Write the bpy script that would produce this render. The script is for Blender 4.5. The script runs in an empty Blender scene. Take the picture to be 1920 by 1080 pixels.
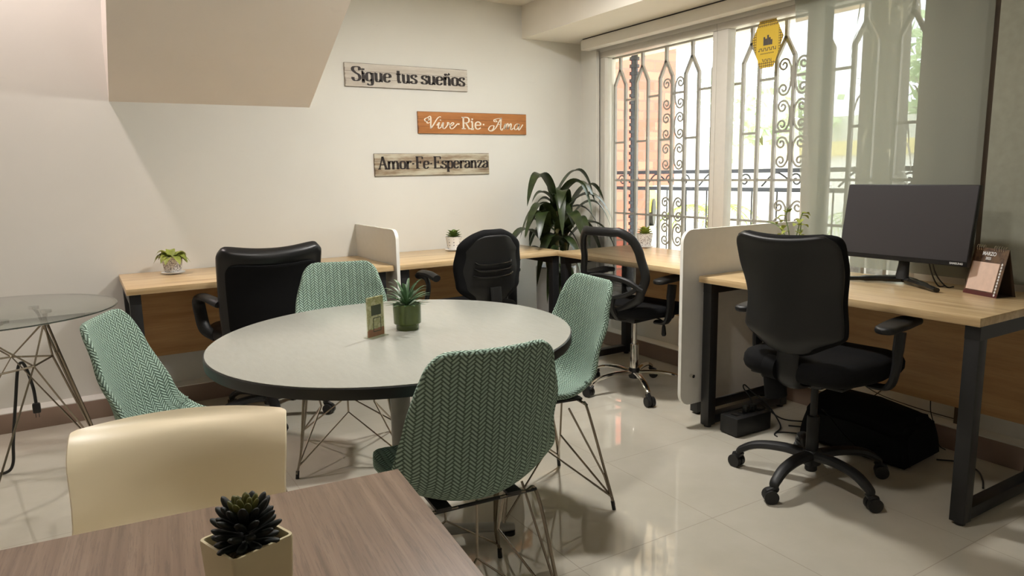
import bpy, bmesh, math, random
from mathutils import Vector, Matrix, Quaternion
random.seed(7)
S = bpy.context.scene
COL = S.collection
PI = math.pi

# ---------------------------------------------------------------- camera
F_PX = 1322.64
R0 = (0.8524388, -0.52247583, -0.01915982)
R1 = (-0.10049406, -0.12777637, -0.98669861)
R2 = (0.513078, 0.84302562, -0.16142726)
cam_d = bpy.data.cameras.new('camera')
cam = bpy.data.objects.new('camera', cam_d)
COL.objects.link(cam)
cam_d.sensor_width = 36
cam_d.lens = F_PX / 1920 * 36
cam_d.clip_start = 0.05
cam_d.clip_end = 200
cam.matrix_world = Matrix(((R0[0], -R1[0], -R2[0], 0), (R0[1], -R1[1], -R2[1], 0), (R0[2], -R1[2], -R2[2], 1.255), (0, 0, 0, 1)))
S.camera = cam

# ---------------------------------------------------------------- light
S.view_settings.view_transform = 'Standard'
S.view_settings.look = 'None'
S.view_settings.exposure = 0.55
S.view_settings.gamma = 1
S.view_settings.use_curve_mapping = False
W = bpy.data.worlds.new('world')
S.world = W
W.use_nodes = True
wn = W.node_tree.nodes
wn['Background'].inputs[0].default_value = (0.86, 0.94, 1.0, 1)
wn['Background'].inputs[1].default_value = 4.2

def light(name, kind, loc, energy, color, size=0.1, rot=None, size_y=None):
    d = bpy.data.lights.new(name, kind)
    d.energy = energy
    d.color = color
    if kind == 'AREA':
        d.shape = 'DISK' if size_y is None else 'RECTANGLE'
        d.size = size
        if size_y: d.size_y = size_y
    elif kind == 'SUN':
        d.angle = size
    else:
        d.shadow_soft_size = size
    o = bpy.data.objects.new(name, d)
    COL.objects.link(o)
    o.location = loc
    if rot is not None: o.rotation_euler = rot
    return o

light('sun', 'SUN', (0, 0, 8), 7.5, (1.0, 0.94, 0.86), 0.01,
      Vector((-0.22, 0.6, -0.72)).to_track_quat('-Z', 'Y').to_euler())
light('ceiling_lamp_near', 'AREA', (0.75, 1.64, 2.385), 13, (1.0, 0.96, 0.91), 0.22)
light('ceiling_lamp_far', 'AREA', (1.95, 2.8, 2.385), 29, (1.0, 0.97, 0.93), 0.20)
light('rear_fill_light', 'AREA', (1.2, -1.1, 2.385), 1.0, (1.0, 0.96, 0.90), 0.3)  # added fill light behind the camera, not a known ceiling lamp
light('stairwell_lamp', 'AREA', (-0.35, 3.85, 3.3), 22, (1.0, 0.86, 0.84), 0.14)

# ---------------------------------------------------------------- helpers
def new_obj(name, data, parent=None):
    o = bpy.data.objects.new(name, data)
    COL.objects.link(o)
    if parent: o.parent = parent
    return o

def obj(name, bm, mat, parent=None, angle=35, loc=None, rot=None):
    me = bpy.data.meshes.new(name)
    bmesh.ops.recalc_face_normals(bm, faces=bm.faces)
    bm.to_mesh(me)
    bm.free()
    if mat: me.materials.append(mat)
    for p in me.polygons: p.use_smooth = True
    me.set_sharp_from_angle(angle=math.radians(angle))
    o = new_obj(name, me, parent)
    if loc is not None: o.location = loc
    if rot is not None: o.rotation_euler = rot
    return o

def thing(name, label, cat, loc=(0, 0, 0), rotz=0, group=None):
    o = new_obj(name, None)
    o.empty_display_size = 0.1
    o.location = loc
    o.rotation_euler = (0, 0, rotz)
    return tag(o, label, cat, group)

def tag(o, label, cat, group=None, kind=None):
    o['label'] = label
    o['category'] = cat
    if group: o['group'] = group
    if kind: o['kind'] = kind
    return o

def struct(name, bm, mat, angle=35):
    o = obj(name, bm, mat, None, angle)
    o['kind'] = 'structure'
    return o

def copy_tree(o, parent=None):
    c = o.copy()
    COL.objects.link(c)
    c.parent = parent
    for ch in list(o.children): copy_tree(ch, c)
    return c

def face_dir(fx, fy):
    "rotation that points local +Y at (fx, fy)"
    return math.atan2(-fx, fy)

def box(bm, x0, x1, y0, y1, z0, z1, bev=0.0, M=None, seg=2):
    r = bmesh.ops.create_cube(bm, size=1.0)
    vs = r['verts']
    for v in vs:
        v.co = Vector(((x0 + x1) / 2 + v.co.x * (x1 - x0), (y0 + y1) / 2 + v.co.y * (y1 - y0), (z0 + z1) / 2 + v.co.z * (z1 - z0)))
    if bev > 0:
        es = list({e for v in vs for e in v.link_edges})
        rr = bmesh.ops.bevel(bm, geom=es, offset=bev, segments=seg, affect='EDGES', profile=0.5)
        vs = list({v for f in rr['faces'] for v in f.verts} | {v for v in vs if v.is_valid})
    if M is not None:
        for v in vs: v.co = M @ v.co
    return vs

def bx(*a, **k):
    bm = bmesh.new()
    box(bm, *a, **k)
    return bm

def crom(pts, n=8, closed=False):
    P = [Vector(p) for p in pts]
    if len(P) < 3: 
        return [P[0].lerp(P[1], i / n) for i in range(n + 1)]
    out = []
    m = len(P)
    rng = range(m) if closed else range(m - 1)
    for i in rng:
        if closed:
            p0, p1, p2, p3 = P[(i - 1) % m], P[i], P[(i + 1) % m], P[(i + 2) % m]
        else:
            p0 = P[i - 1] if i > 0 else P[0] * 2 - P[1]
            p1, p2 = P[i], P[i + 1]
            p3 = P[i + 2] if i + 2 < m else P[-1] * 2 - P[-2]
        for k in range(n):
            t = k / n
            out.append(0.5 * ((2 * p1) + (p2 - p0) * t + (2 * p0 - 5 * p1 + 4 * p2 - p3) * t * t + (3 * p1 - p0 - 3 * p2 + p3) * t ** 3))
    if not closed: out.append(P[-1].copy())
    return out

def tube(bm, pts, r, n=8, closed=False, flat=1.0, up=None, caps=True):
    "sweep; r is a number or a list; flat scales the second axis; up fixes the first axis"
    P = [Vector(p) for p in pts]
    m = len(P)
    rs = r if isinstance(r, (list, tuple)) else [r] * m
    rings = []
    prev = None
    for i in range(m):
        if closed: t = (P[(i + 1) % m] - P[i - 1])
        elif i == 0: t = P[1] - P[0]
        elif i == m - 1: t = P[-1] - P[-2]
        else: t = (P[i + 1] - P[i]).normalized() + (P[i] - P[i - 1]).normalized()
        if t.length < 1e-9: t = Vector((0, 0, 1))
        t.normalize()
        if up is not None:
            a = Vector(up) - t * t.dot(Vector(up))
            if a.length < 1e-4: a = t.orthogonal()
        elif prev is None: a = t.orthogonal()
        else:
            a = prev - t * t.dot(prev)
            if a.length < 1e-6: a = t.orthogonal()
        a.normalize()
        prev = a
        b = t.cross(a)
        ring = []
        for k in range(n):
            an = 2 * PI * k / n
            ring.append(bm.verts.new(P[i] + a * math.cos(an) * rs[i] + b * math.sin(an) * rs[i] * flat))
        rings.append(ring)
    for i in range(m if closed else m - 1):
        A, B = rings[i], rings[(i + 1) % m]
        for k in range(n):
            bm.faces.new((A[k], A[(k + 1) % n], B[(k + 1) % n], B[k]))
    if caps and not closed:
        bm.faces.new(list(reversed(rings[0])))
        bm.faces.new(rings[-1])

def bar(bm, a, b, w, h=None, up=(0, 0, 1)):
    "rectangular bar between two points"
    h = h or w
    a, b = Vector(a), Vector(b)
    t = (b - a).normalized()
    u = Vector(up) - t * t.dot(Vector(up))
    if u.length < 1e-4: u = t.orthogonal()
    u.normalize()
    s = t.cross(u)
    q = []
    for p in (a, b):
        q.append([bm.verts.new(p + s * i * w / 2 + u * j * h / 2) for i, j in ((-1, -1), (1, -1), (1, 1), (-1, 1))])
    for k in range(4): bm.faces.new((q[0][k], q[0][(k + 1) % 4], q[1][(k + 1) % 4], q[1][k]))
    bm.faces.new(q[0][::-1]); bm.faces.new(q[1])

def lathe(bm, prof, n=32, c=(0, 0), sx=1, sy=1, ang=0):
    rings = []
    for r, z in prof:
        ring = []
        for k in range(n):
            a = 2 * PI * k / n
            x, y = math.cos(a) * r * sx, math.sin(a) * r * sy
            ring.append(bm.verts.new((c[0] + x * math.cos(ang) - y * math.sin(ang), c[1] + x * math.sin(ang) + y * math.cos(ang), z)))
        rings.append(ring)
    for A, B in zip(rings, rings[1:]):
        for k in range(n): bm.faces.new((A[k], A[(k + 1) % n], B[(k + 1) % n], B[k]))
    bm.faces.new(rings[0][::-1]); bm.faces.new(rings[-1])

def prism(bm, pts, off):
    "closed outline (list of 3D points) extruded by vector off"
    A = [bm.verts.new(Vector(p)) for p in pts]
    B = [bm.verts.new(Vector(p) + Vector(off)) for p in pts]
    n = len(A)
    bm.faces.new(A); bm.faces.new(B[::-1])
    for k in range(n): bm.faces.new((A[k], B[k], B[(k + 1) % n], A[(k + 1) % n]))

def interp(tab, t):
    if t <= tab[0][0]: return tab[0][1]
    for (a, va), (b, vb) in zip(tab, tab[1:]):
        if t <= b:
            s = (t - a) / (b - a)
            s = s * s * (3 - 2 * s)
            return va + (vb - va) * s
    return tab[-1][1]

def shell(path, halfw, bulge, thick, nu=24, nv=40, rc=(0.05, 0.05), edge=0.35, pw=4, bm=None, border=None, top=None):
    """cushion / shell swept along a (y, z) path. halfw, bulge: tables over 0..1 along the path.
    bulge moves the sides along the surface normal. top: extra length added at mid width at the end."""
    pts = crom([(0, p[0], p[1]) for p in path], 12)
    L = [0]
    for a, b in zip(pts, pts[1:]): L.append(L[-1] + (b - a).length)
    tot = L[-1]
    def at(s):
        s = max(0, min(tot, s))
        i = 0
        while i < len(L) - 2 and L[i + 1] < s: i += 1
        f = (s - L[i]) / max(1e-9, L[i + 1] - L[i])
        p = pts[i].lerp(pts[i + 1], f)
        t0 = (pts[min(i + 1, len(pts) - 1)] - pts[i]).normalized()
        t1 = (pts[min(i + 2, len(pts) - 1)] - pts[min(i + 1, len(pts) - 2)]).normalized()
        t = t0.lerp(t1, f).normalized()
        return p, Vector((0, t.z, -t.y))
    own = bm is None
    if own: bm = bmesh.new()
    uvl = bm.loops.layers.uv.verify()
    front, back, UV = [], [], []
    outline = []
    for j in range(nv + 1):
        v = j / nv
        # cluster samples at the ends
        v = 0.5 - 0.5 * math.cos(PI * v) if True else v
        v = 0.65 * v + 0.35 * j / nv
        s = v * tot
        p, nrm = at(s)
        w = interp(halfw, v)
        for d, r in ((s, rc[0]), (tot - s, rc[1])):
            if r > 0 and d < r: w = w - r + math.sqrt(max(0, r * r - (r - d) ** 2))
        b = interp(bulge, v)
        W0 = interp(halfw, v)
        fr, bk, uv = [], [], []
        for i in range(nu + 1):
            u = -1 + 2 * i / nu
            u = math.sin(u * PI / 2) * 0.5 + u * 0.5
            x = u * w
            c = p + nrm * b * (x / W0) ** 2
            if top: 
                k = max(0, (v - 0.8) / 0.2)
                tt = Vector((0, -nrm.z, nrm.y))
                c = c + tt * top * k * (1 - (x / W0) ** 2)
            ev = min(1, min(s, tot - s) / max(thick, 1e-6) * 0.9)
            eu = min(1, (w - abs(x)) / max(thick, 1e-6) * 0.9)
            e = min(1, max(0.0, eu)) 
            f = edge + (1 - edge) * (1 - (1 - ev) ** pw) ** (1 / 2) * (1 - (1 - e) ** pw) ** (1 / 2)
            hv = thick / 2 * f
            slope = Vector((-2 * b * x / W0 ** 2, 0, 0))
            nn = (nrm + slope).normalized()
            q = Vector((x, c.y, c.z))
            fr.append(bm.verts.new(q + nn * hv))
            bk.append(bm.verts.new(q - nn * hv))
            uv.append((x, s))
            if border is not None and (i in (0, nu)): border.append((j, i, q.copy()))
        front.append(fr); back.append(bk); UV.append(uv)
    def quad(a, b, c, d, ua, ub, uc, ud):
        try: f = bm.faces.new((a, b, c, d))
        except ValueError: return
        for l, q in zip(f.loops, (ua, ub, uc, ud)): l[uvl].uv = q
    for j in range(nv):
        for i in range(nu):
            quad(front[j][i], front[j][i + 1], front[j + 1][i + 1], front[j + 1][i], UV[j][i], UV[j][i + 1], UV[j + 1][i + 1], UV[j + 1][i])
            quad(back[j][i], back[j + 1][i], back[j + 1][i + 1], back[j][i + 1], UV[j][i], UV[j + 1][i], UV[j + 1][i + 1], UV[j][i + 1])
    def off(u, dx, dy): return (u[0] + dx, u[1] + dy)
    for j in range(nv):
        quad(front[j][0], front[j + 1][0], back[j + 1][0], back[j][0], UV[j][0], UV[j + 1][0], off(UV[j + 1][0], -.012, 0), off(UV[j][0], -.012, 0))
        quad(front[j][nu], back[j][nu], back[j + 1][nu], front[j + 1][nu], UV[j][nu], off(UV[j][nu], .012, 0), off(UV[j + 1][nu], .012, 0), UV[j + 1][nu])
    for i in range(nu):
        quad(front[0][i], back[0][i], back[0][i + 1], front[0][i + 1], UV[0][i], off(UV[0][i], 0, -.012), off(UV[0][i + 1], 0, -.012), UV[0][i + 1])
        quad(front[nv][i], front[nv][i + 1], back[nv][i + 1], back[nv][i], UV[nv][i], UV[nv][i + 1], off(UV[nv][i + 1], 0, .012), off(UV[nv][i], 0, .012))
    return bm

def rrect(w, h, r, n=6):
    "rounded rectangle outline, centred, 2D"
    out = []
    for cx, cy, a0 in ((w / 2 - r, h / 2 - r, 0), (-w / 2 + r, h / 2 - r, 90), (-w / 2 + r, -h / 2 + r, 180), (w / 2 - r, -h / 2 + r, 270)):
        for k in range(n + 1):
            a = math.radians(a0 + 90 * k / n)
            out.append((cx + r * math.cos(a), cy + r * math.sin(a)))
    return out

# ---------------------------------------------------------------- materials
class NT:
    def __init__(s, name):
        s.m = bpy.data.materials.new(name)
        s.m.use_nodes = True
        s.t = s.m.node_tree
        s.n = s.t.nodes
        s.p = s.n['Principled BSDF']
    def add(s, typ, **kw):
        nd = s.n.new(typ)
        for k, v in kw.items():
            if k.startswith('i_'):
                key = k[2:]
                key = int(key) if key.isdigit() else key.replace('_', ' ')
                inp = nd.inputs[key]
                if isinstance(v, bpy.types.NodeSocket): s.t.links.new(v, inp)
                else: inp.default_value = v
            else: setattr(nd, k, v)
        return nd
    def link(s, a, b): s.t.links.new(a, b)
    def math(s, op, a, b=None, clamp=False):
        nd = s.n.new('ShaderNodeMath')
        nd.operation = op
        nd.use_clamp = clamp
        for i, v in enumerate((a, b)):
            if v is None: continue
            if isinstance(v, bpy.types.NodeSocket): s.t.links.new(v, nd.inputs[i])
            else: nd.inputs[i].default_value = v
        return nd.outputs[0]
    def mix(s, f, a, b):
        nd = s.n.new('ShaderNodeMix')
        nd.data_type = 'RGBA'
        for key, v in ((0, f), (6, a), (7, b)):
            if isinstance(v, bpy.types.NodeSocket): s.t.links.new(v, nd.inputs[key])
            else: nd.inputs[key].default_value = v if key == 0 else (*v, 1) if len(v) == 3 else v
        return nd.outputs[2]
    def ramp(s, f, stops):
        nd = s.n.new('ShaderNodeValToRGB')
        s.t.links.new(f, nd.inputs[0])
        cr = nd.color_ramp
        while len(cr.elements) < len(stops): cr.elements.new(0.5)
        for e, (p, c) in zip(cr.elements, stops):
            e.position = p
            e.color = (*c, 1)
        return nd.outputs[0]
    def coords(s, scale=(1, 1, 1), kind='Object', rot=(0, 0, 0)):
        tc = s.n.new('ShaderNodeTexCoord')
        mp = s.n.new('ShaderNodeMapping')
        mp.inputs['Scale'].default_value = scale
        mp.inputs['Rotation'].default_value = rot
        s.link(tc.outputs[kind], mp.inputs[0])
        return mp.outputs[0]
    def noise(s, vec, scale, detail=4, rough=0.5):
        nd = s.add('ShaderNodeTexNoise')
        nd.inputs['Scale'].default_value = scale
        nd.inputs['Detail'].default_value = detail
        nd.inputs['Roughness'].default_value = rough
        s.link(vec, nd.inputs['Vector'])
        return nd.outputs['Fac']
    def bump(s, h, strength=0.3, dist=0.002):
        nd = s.add('ShaderNodeBump')
        nd.inputs['Strength'].default_value = strength
        nd.inputs['Distance'].default_value = dist
        s.link(h, nd.inputs['Height'])
        s.link(nd.outputs[0], s.p.inputs['Normal'])
    def set(s, **kw):
        for k, v in kw.items():
            inp = s.p.inputs[k.replace('_', ' ')]
            if isinstance(v, bpy.types.NodeSocket): s.link(v, inp)
            elif isinstance(v, tuple) and len(v) == 3: inp.default_value = (*v, 1)
            else: inp.default_value = v
        return s

def srgb(r, g, b):
    f = lambda c: c / 12.92 if c <= 0.04045 else ((c + 0.055) / 1.055) ** 2.4
    return (f(r / 255), f(g / 255), f(b / 255))

def plain(name, col, rough=0.5, metal=0, var=0.06, nscale=30, bump=0.0, spec=0.5, coat=0):
    t = NT(name)
    v = t.coords()
    n = t.noise(v, nscale, 3)
    dark = tuple(c * (1 - var) for c in col)
    lite = tuple(min(1, c * (1 + var)) for c in col)
    t.set(Base_Color=t.ramp(n, [(0.3, dark), (0.7, lite)]), Roughness=rough, Metallic=metal)
    t.p.inputs['Specular IOR Level'].default_value = spec
    if coat: t.p.inputs['Coat Weight'].default_value = coat
    if bump: t.bump(n, bump, 0.001)
    return t.m

def wood(name, c0, c1, c2, scale=(1.2, 22, 22), rough=0.42, fine=1.0, coat=0.0):
    t = NT(name)
    v = t.coords(scale)
    n1 = t.noise(v, 1.6, 5, 0.6)
    v2 = t.coords((scale[0] * 3, scale[1] * 6, scale[2] * 6))
    n2 = t.noise(v2, 2.2, 4, 0.7)
    col = t.ramp(n1, [(0.28, c0), (0.5, c1), (0.72, c2)])
    col = t.mix(t.math('MULTIPLY', t.math('GREATER_THAN', n2, 0.56), 0.16 * fine), col, tuple(x * 0.6 for x in c0))
    t.set(Base_Color=col, Roughness=rough)
    if coat: t.p.inputs['Coat Weight'].default_value = coat; t.p.inputs['Coat Roughness'].default_value = 0.15
    t.bump(n2, 0.08, 0.0006)
    return t.m

def wall_mat(name, col, var=0.03):
    t = NT(name)
    v = t.coords()
    n = t.noise(v, 1.3, 5, 0.6)
    s = t.noise(v, 260, 2)
    sm = t.noise(t.coords((1.2, 1.2, 6)), 2.4, 6, 0.7)
    c = t.ramp(n, [(0.3, tuple(x * (1 - var) for x in col)), (0.7, tuple(min(1, x * (1 + var)) for x in col))])
    c = t.mix(t.math('MULTIPLY', t.math('GREATER_THAN', sm, 0.68), 0.10), c, tuple(x * 0.8 for x in col))
    t.set(Base_Color=c, Roughness=0.75)
    t.bump(s, 0.12, 0.001)
    return t.m

M = {}
M['wall'] = wall_mat('wall_paint', srgb(224, 222, 214))
M['ceiling'] = wall_mat('ceiling_paint', srgb(232, 226, 214))
M['soffit'] = wall_mat('stair_soffit_paint', srgb(240, 231, 222))
M['plinth'] = plain('brown_tile_skirting', srgb(150, 128, 114), 0.3, var=0.05, nscale=8)

def floor_mat():
    t = NT('polished_floor_tile')
    tc = t.coords()
    sx = t.add('ShaderNodeSeparateXYZ'); t.link(tc, sx.inputs[0])
    def line(o, off):
        q = t.math('DIVIDE', t.math('ADD', o, off), 0.6)
        f = t.math('FRACT', q)
        d = t.math('MINIMUM', f, t.math('SUBTRACT', 1.0, f))
        return t.math('LESS_THAN', d, 0.0022), t.math('FLOOR', q)
    lx, ix = line(sx.outputs[0], -1.855 + 6.0)
    ly, iy = line(sx.outputs[1], -1.677 + 6.0)
    g = t.math('MAXIMUM', lx, ly)
    n = t.noise(tc, 2.5, 6, 0.6)
    base = t.ramp(n, [(0.25, srgb(186, 180, 164)), (0.75, srgb(202, 196, 182))])
    col = t.mix(g, base, srgb(150, 140, 124))
    t.set(Base_Color=col, Roughness=t.math('ADD', 0.035, t.math('MULTIPLY', g, 0.5)))
    t.p.inputs['IOR'].default_value = 1.62
    t.bump(t.math('SUBTRACT', 1.0, g), 0.25, 0.0008)
    return t.m
M['floor'] = floor_mat()
M['oak'] = wood('light_oak_laminate', srgb(184, 152, 108), srgb(210, 182, 138), srgb(226, 202, 160), rough=0.28)
M['panel'] = wood('oak_modesty_laminate', srgb(168, 124, 76), srgb(186, 144, 94), srgb(198, 158, 108), scale=(1.0, 12, 12), rough=0.45)
M['greywood'] = wood('taupe_wood_laminate', srgb(98, 78, 60), srgb(122, 99, 80), srgb(140, 118, 98), scale=(46, 1.0, 46), rough=0.4, fine=2.2)
M['blacksteel'] = plain('black_powder_coated_steel', srgb(26, 26, 27), 0.45, 0.0, bump=0.05, nscale=300)
M['blackplastic'] = plain('black_plastic', srgb(19, 19, 19), 0.5)
M['blackgloss'] = plain('glossy_black_plastic', srgb(14, 14, 15), 0.18)
M['blackfabric'] = plain('black_woven_fabric', srgb(17, 17, 18), 0.9, var=0.2, nscale=600, bump=0.3, spec=0.2)
M['leather'] = plain('black_leather', srgb(18, 18, 19), 0.36, var=0.15, nscale=120, bump=0.25)
M['chrome'] = plain('chrome', srgb(225, 222, 215), 0.10, 1.0, var=0.02)
M['wire'] = plain('chromed_wire', srgb(150, 140, 126), 0.22, 1.0, var=0.03)
M['whiteplastic'] = plain('cream_white_plastic', srgb(250, 236, 204), 0.32, var=0.01, nscale=4)
M['greypaint'] = plain('grey_painted_steel', srgb(150, 148, 140), 0.35, 0.0)
M['dividerface'] = plain('white_divider_board', srgb(218, 214, 206), 0.5, var=0.02)
M['dividerrim'] = plain('white_edge_band', srgb(238, 236, 228), 0.35, var=0.01)
M['framewhite'] = plain('white_aluminium_frame', srgb(205, 200, 190), 0.4, var=0.02)
M['casing'] = plain('white_blind_casing', srgb(226, 222, 212), 0.45, var=0.01)
M['grille'] = plain('light_grey_grille_paint', srgb(160, 155, 148), 0.45, var=0.04)
M['fence'] = plain('black_iron_paint', srgb(30, 31, 34), 0.5)
M['screen'] = plain('switched_off_screen', srgb(56, 54, 57), 0.34, var=0.01)
M['rim'] = plain('black_rubber_rim', srgb(20, 22, 20), 0.4)
M['soil'] = plain('dark_potting_soil', srgb(60, 44, 32), 0.9, var=0.5, nscale=160, bump=0.8)
M['gravel'] = plain('pale_gravel', srgb(172, 160, 130), 0.7, var=0.5, nscale=180, bump=0.8)
M['potgreen'] = plain('olive_glazed_pot', srgb(86, 100, 52), 0.25, var=0.12, nscale=25)
M['potcream'] = plain('cream_ceramic', srgb(222, 212, 176), 0.22, var=0.02)
M['potwhite'] = plain('white_ceramic', srgb(226, 226, 226), 0.35, var=0.02)

def leafmat(name, c0, c1, rough=0.4, trans=0.1):
    t = NT(name)
    v = t.coords((1, 1, 1))
    n = t.noise(v, 22, 3)
    t.set(Base_Color=t.ramp(n, [(0.3, c0), (0.7, c1)]), Roughness=rough)
    if trans:
        tr = t.add('ShaderNodeBsdfTranslucent'); tr.inputs[0].default_value = (*c1, 1)
        mx = t.add('ShaderNodeMixShader'); mx.inputs[0].default_value = trans
        t.link(t.p.outputs[0], mx.inputs[1]); t.link(tr.outputs[0], mx.inputs[2])
        t.link(mx.outputs[0], t.n['Material Output'].inputs[0])
    return t.m
M['leafdark'] = leafmat('dark_strap_leaf', srgb(30, 42, 22), srgb(58, 72, 38), 0.35, 0.12)
M['leaflime'] = leafmat('lime_green_leaf', srgb(120, 132, 46), srgb(170, 178, 84), 0.5)
M['leafmid'] = leafmat('mid_green_leaf', srgb(78, 104, 46), srgb(122, 144, 74), 0.5)
M['leafspike'] = leafmat('spiky_leaf', srgb(44, 78, 48), srgb(96, 128, 88), 0.4)
M['succdark'] = leafmat('dark_succulent_leaf', srgb(10, 17, 16), srgb(22, 32, 26), 0.6, 0.0)
M['succlight'] = leafmat('olive_succulent_leaf', srgb(70, 74, 26), srgb(104, 104, 40), 0.6, 0.0)
M['bark'] = plain('plant_cane', srgb(120, 112, 70), 0.8, var=0.3)

def knit(name, c, cd, cell=0.0085):
    "herringbone weave from the UV map, in metres"
    t = NT(name)
    uv = t.add('ShaderNodeTexCoord').outputs['UV']
    s = t.add('ShaderNodeSeparateXYZ'); t.link(uv, s.inputs[0])
    k2 = 0.70711 / cell
    u, v = s.outputs[0], s.outputs[1]
    x = t.math('MULTIPLY', t.math('ADD', t.math('ADD', u, v), 20.0), k2)
    y = t.math('MULTIPLY', t.math('ADD', t.math('SUBTRACT', v, u), 20.0), k2)
    ix, iy = t.math('FLOOR', x), t.math('FLOOR', y)
    fx, fy = t.math('SUBTRACT', x, ix), t.math('SUBTRACT', y, iy)
    k = t.math('FLOORED_MODULO', t.math('ADD', t.math('SUBTRACT', ix, iy), 0.01), 6.0)
    k = t.math('FLOOR', k)
    hor = t.math('LESS_THAN', k, 2.5)
    def dist(long, short):
        a = t.math('MINIMUM', long, t.math('SUBTRACT', 3.0, long))
        b = t.math('MINIMUM', short, t.math('SUBTRACT', 1.0, short))
        return t.math('MINIMUM', a, b)
    dh = dist(t.math('ADD', fx, k), fy)
    dv = dist(t.math('ADD', fy, t.math('SUBTRACT', 5.0, k)), fx)
    d = t.math('ADD', t.math('MULTIPLY', dh, hor), t.math('MULTIPLY', dv, t.math('SUBTRACT', 1.0, hor)))
    h = t.math('MULTIPLY', d, 2.5, clamp=True)
    hh = t.math('POWER', h, 0.6)
    fib = t.noise(t.coords((1, 1, 1), 'UV'), 900, 2)
    col = t.mix(h, cd, c)  # yarn shadow put into the groove colour, along with darker backing in the gaps
    col = t.mix(t.math('MULTIPLY', fib, 0.25), col, tuple(q * 0.7 for q in c))
    t.set(Base_Color=col, Roughness=0.9)
    t.p.inputs['Specular IOR Level'].default_value = 0.15
    t.bump(t.math('ADD', hh, t.math('MULTIPLY', fib, 0.15)), 0.9, 0.0035)
    return t.m
M['knit'] = knit('sage_green_knit_cover', srgb(186, 212, 196), srgb(60, 80, 62))

def glassmat(name, tint, glossy=0.08):
    t = NT(name)
    tr = t.add('ShaderNodeBsdfTransparent'); tr.inputs[0].default_value = (*tint, 1)
    gl = t.add('ShaderNodeBsdfGlossy'); gl.inputs['Roughness'].default_value = 0.02
    fr = t.add('ShaderNodeLayerWeight'); fr.inputs[0].default_value = 0.5
    fc = t.math('ADD', 0.04, t.math('MULTIPLY', t.math('POWER', fr.outputs['Facing'], 5.0), 0.9))
    mx = t.add('ShaderNodeMixShader')
    nz = t.noise(t.coords(), 3, 2)
    t.link(t.math('MULTIPLY', fc, t.math('ADD', glossy * 10, t.math('MULTIPLY', nz, 0.05)), clamp=True), mx.inputs[0])
    t.link(tr.outputs[0], mx.inputs[1]); t.link(gl.outputs[0], mx.inputs[2])
    t.link(mx.outputs[0], t.n['Material Output'].inputs[0])
    return t.m
M['winglass'] = glassmat('window_glass', (0.97, 0.98, 0.97), 0.08)
M['tableglass'] = glassmat('table_glass', (0.93, 0.96, 0.94), 0.1)
M['acrylic'] = glassmat('clear_acrylic', (0.93, 0.95, 0.90), 0.1)

def veil(name, col, alpha, scale=900):
    "sheer cloth: part see-through, part diffuse and translucent"
    t = NT(name)
    t.set(Base_Color=col, Roughness=0.9)
    tl = t.add('ShaderNodeBsdfTranslucent'); tl.inputs[0].default_value = (*col, 1)
    m1 = t.add('ShaderNodeMixShader'); m1.inputs[0].default_value = 0.3
    t.link(t.p.outputs[0], m1.inputs[1]); t.link(tl.outputs[0], m1.inputs[2])
    tr = t.add('ShaderNodeBsdfTransparent')
    m2 = t.add('ShaderNodeMixShader')
    nz = t.noise(t.coords(), scale, 2)
    t.link(t.math('ADD', alpha - 0.05, t.math('MULTIPLY', nz, 0.1)), m2.inputs[0])
    t.link(tr.outputs[0], m2.inputs[1]); t.link(m1.outputs[0], m2.inputs[2])
    t.link(m2.outputs[0], t.n['Material Output'].inputs[0])
    return t.m
M['sheer'] = veil('sheer_panel_cloth', srgb(166, 168, 154), 0.53)
M['mesh'] = veil('black_chair_mesh', srgb(30, 28, 28), 0.46)

def speckle(name, base, dot, scale, thr=0.32, regular=False):
    t = NT(name)
    v = t.add('ShaderNodeTexVoronoi')
    v.inputs['Scale'].default_value = scale
    if regular: v.inputs['Randomness'].default_value = 0.0
    t.link(t.coords(), v.inputs['Vector'])
    t.set(Base_Color=t.mix(t.math('LESS_THAN', v.outputs['Distance'], thr), base, dot), Roughness=0.5)
    return t.m
M['potspeck'] = speckle('grey_fleck_ceramic', srgb(214, 210, 206), srgb(140, 132, 130), 160, 0.42)
M['potdots'] = speckle('dotted_white_ceramic', srgb(232, 230, 226), srgb(130, 132, 136), 62, 0.22, True)

def brickmat():
    t = NT('red_brick')
    b = t.add('ShaderNodeTexBrick')
    t.link(t.coords((1, 1, 1), rot=(PI / 2, 0, 0)), b.inputs['Vector'])
    b.inputs['Color1'].default_value = (*srgb(168, 84, 66), 1)
    b.inputs['Color2'].default_value = (*srgb(184, 104, 84), 1)
    b.inputs['Mortar'].default_value = (*srgb(112, 88, 74), 1)
    b.inputs['Scale'].default_value = 1.0
    b.inputs['Brick Width'].default_value = 0.34
    b.inputs['Row Height'].default_value = 0.125
    b.inputs['Mortar Size'].default_value = 0.014
    t.set(Base_Color=b.outputs[0], Roughness=0.85)
    return t.m
M['brick'] = brickmat()

# ---------------------------------------------------------------- room
XW, YW, ZC = 3.29, 4.36, 2.40
struct('floor', bx(-2.4, XW + .02, -2.2, YW + .02, -0.08, 0), M['floor'])
struct('wall_back', bx(-2.4, XW + .15, YW, YW + .15, 0, 3.7), M['wall'])
struct('wall_left', bx(-2.5, -2.4, -2.2, YW + .15, 0, 3.7), M['wall'])
struct('wall_rear', bx(-2.5, XW + .15, -2.3, -2.2, 0, 3.7), M['wall'])
struct('baseboard_back', bx(-2.4, 3.2, YW - .11, YW, 0, .10, bev=.002), M['plinth'])
struct('trim_1', bx(-2.4, 3.2, YW - .108, YW, .10, .104), M['wall'])
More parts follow.
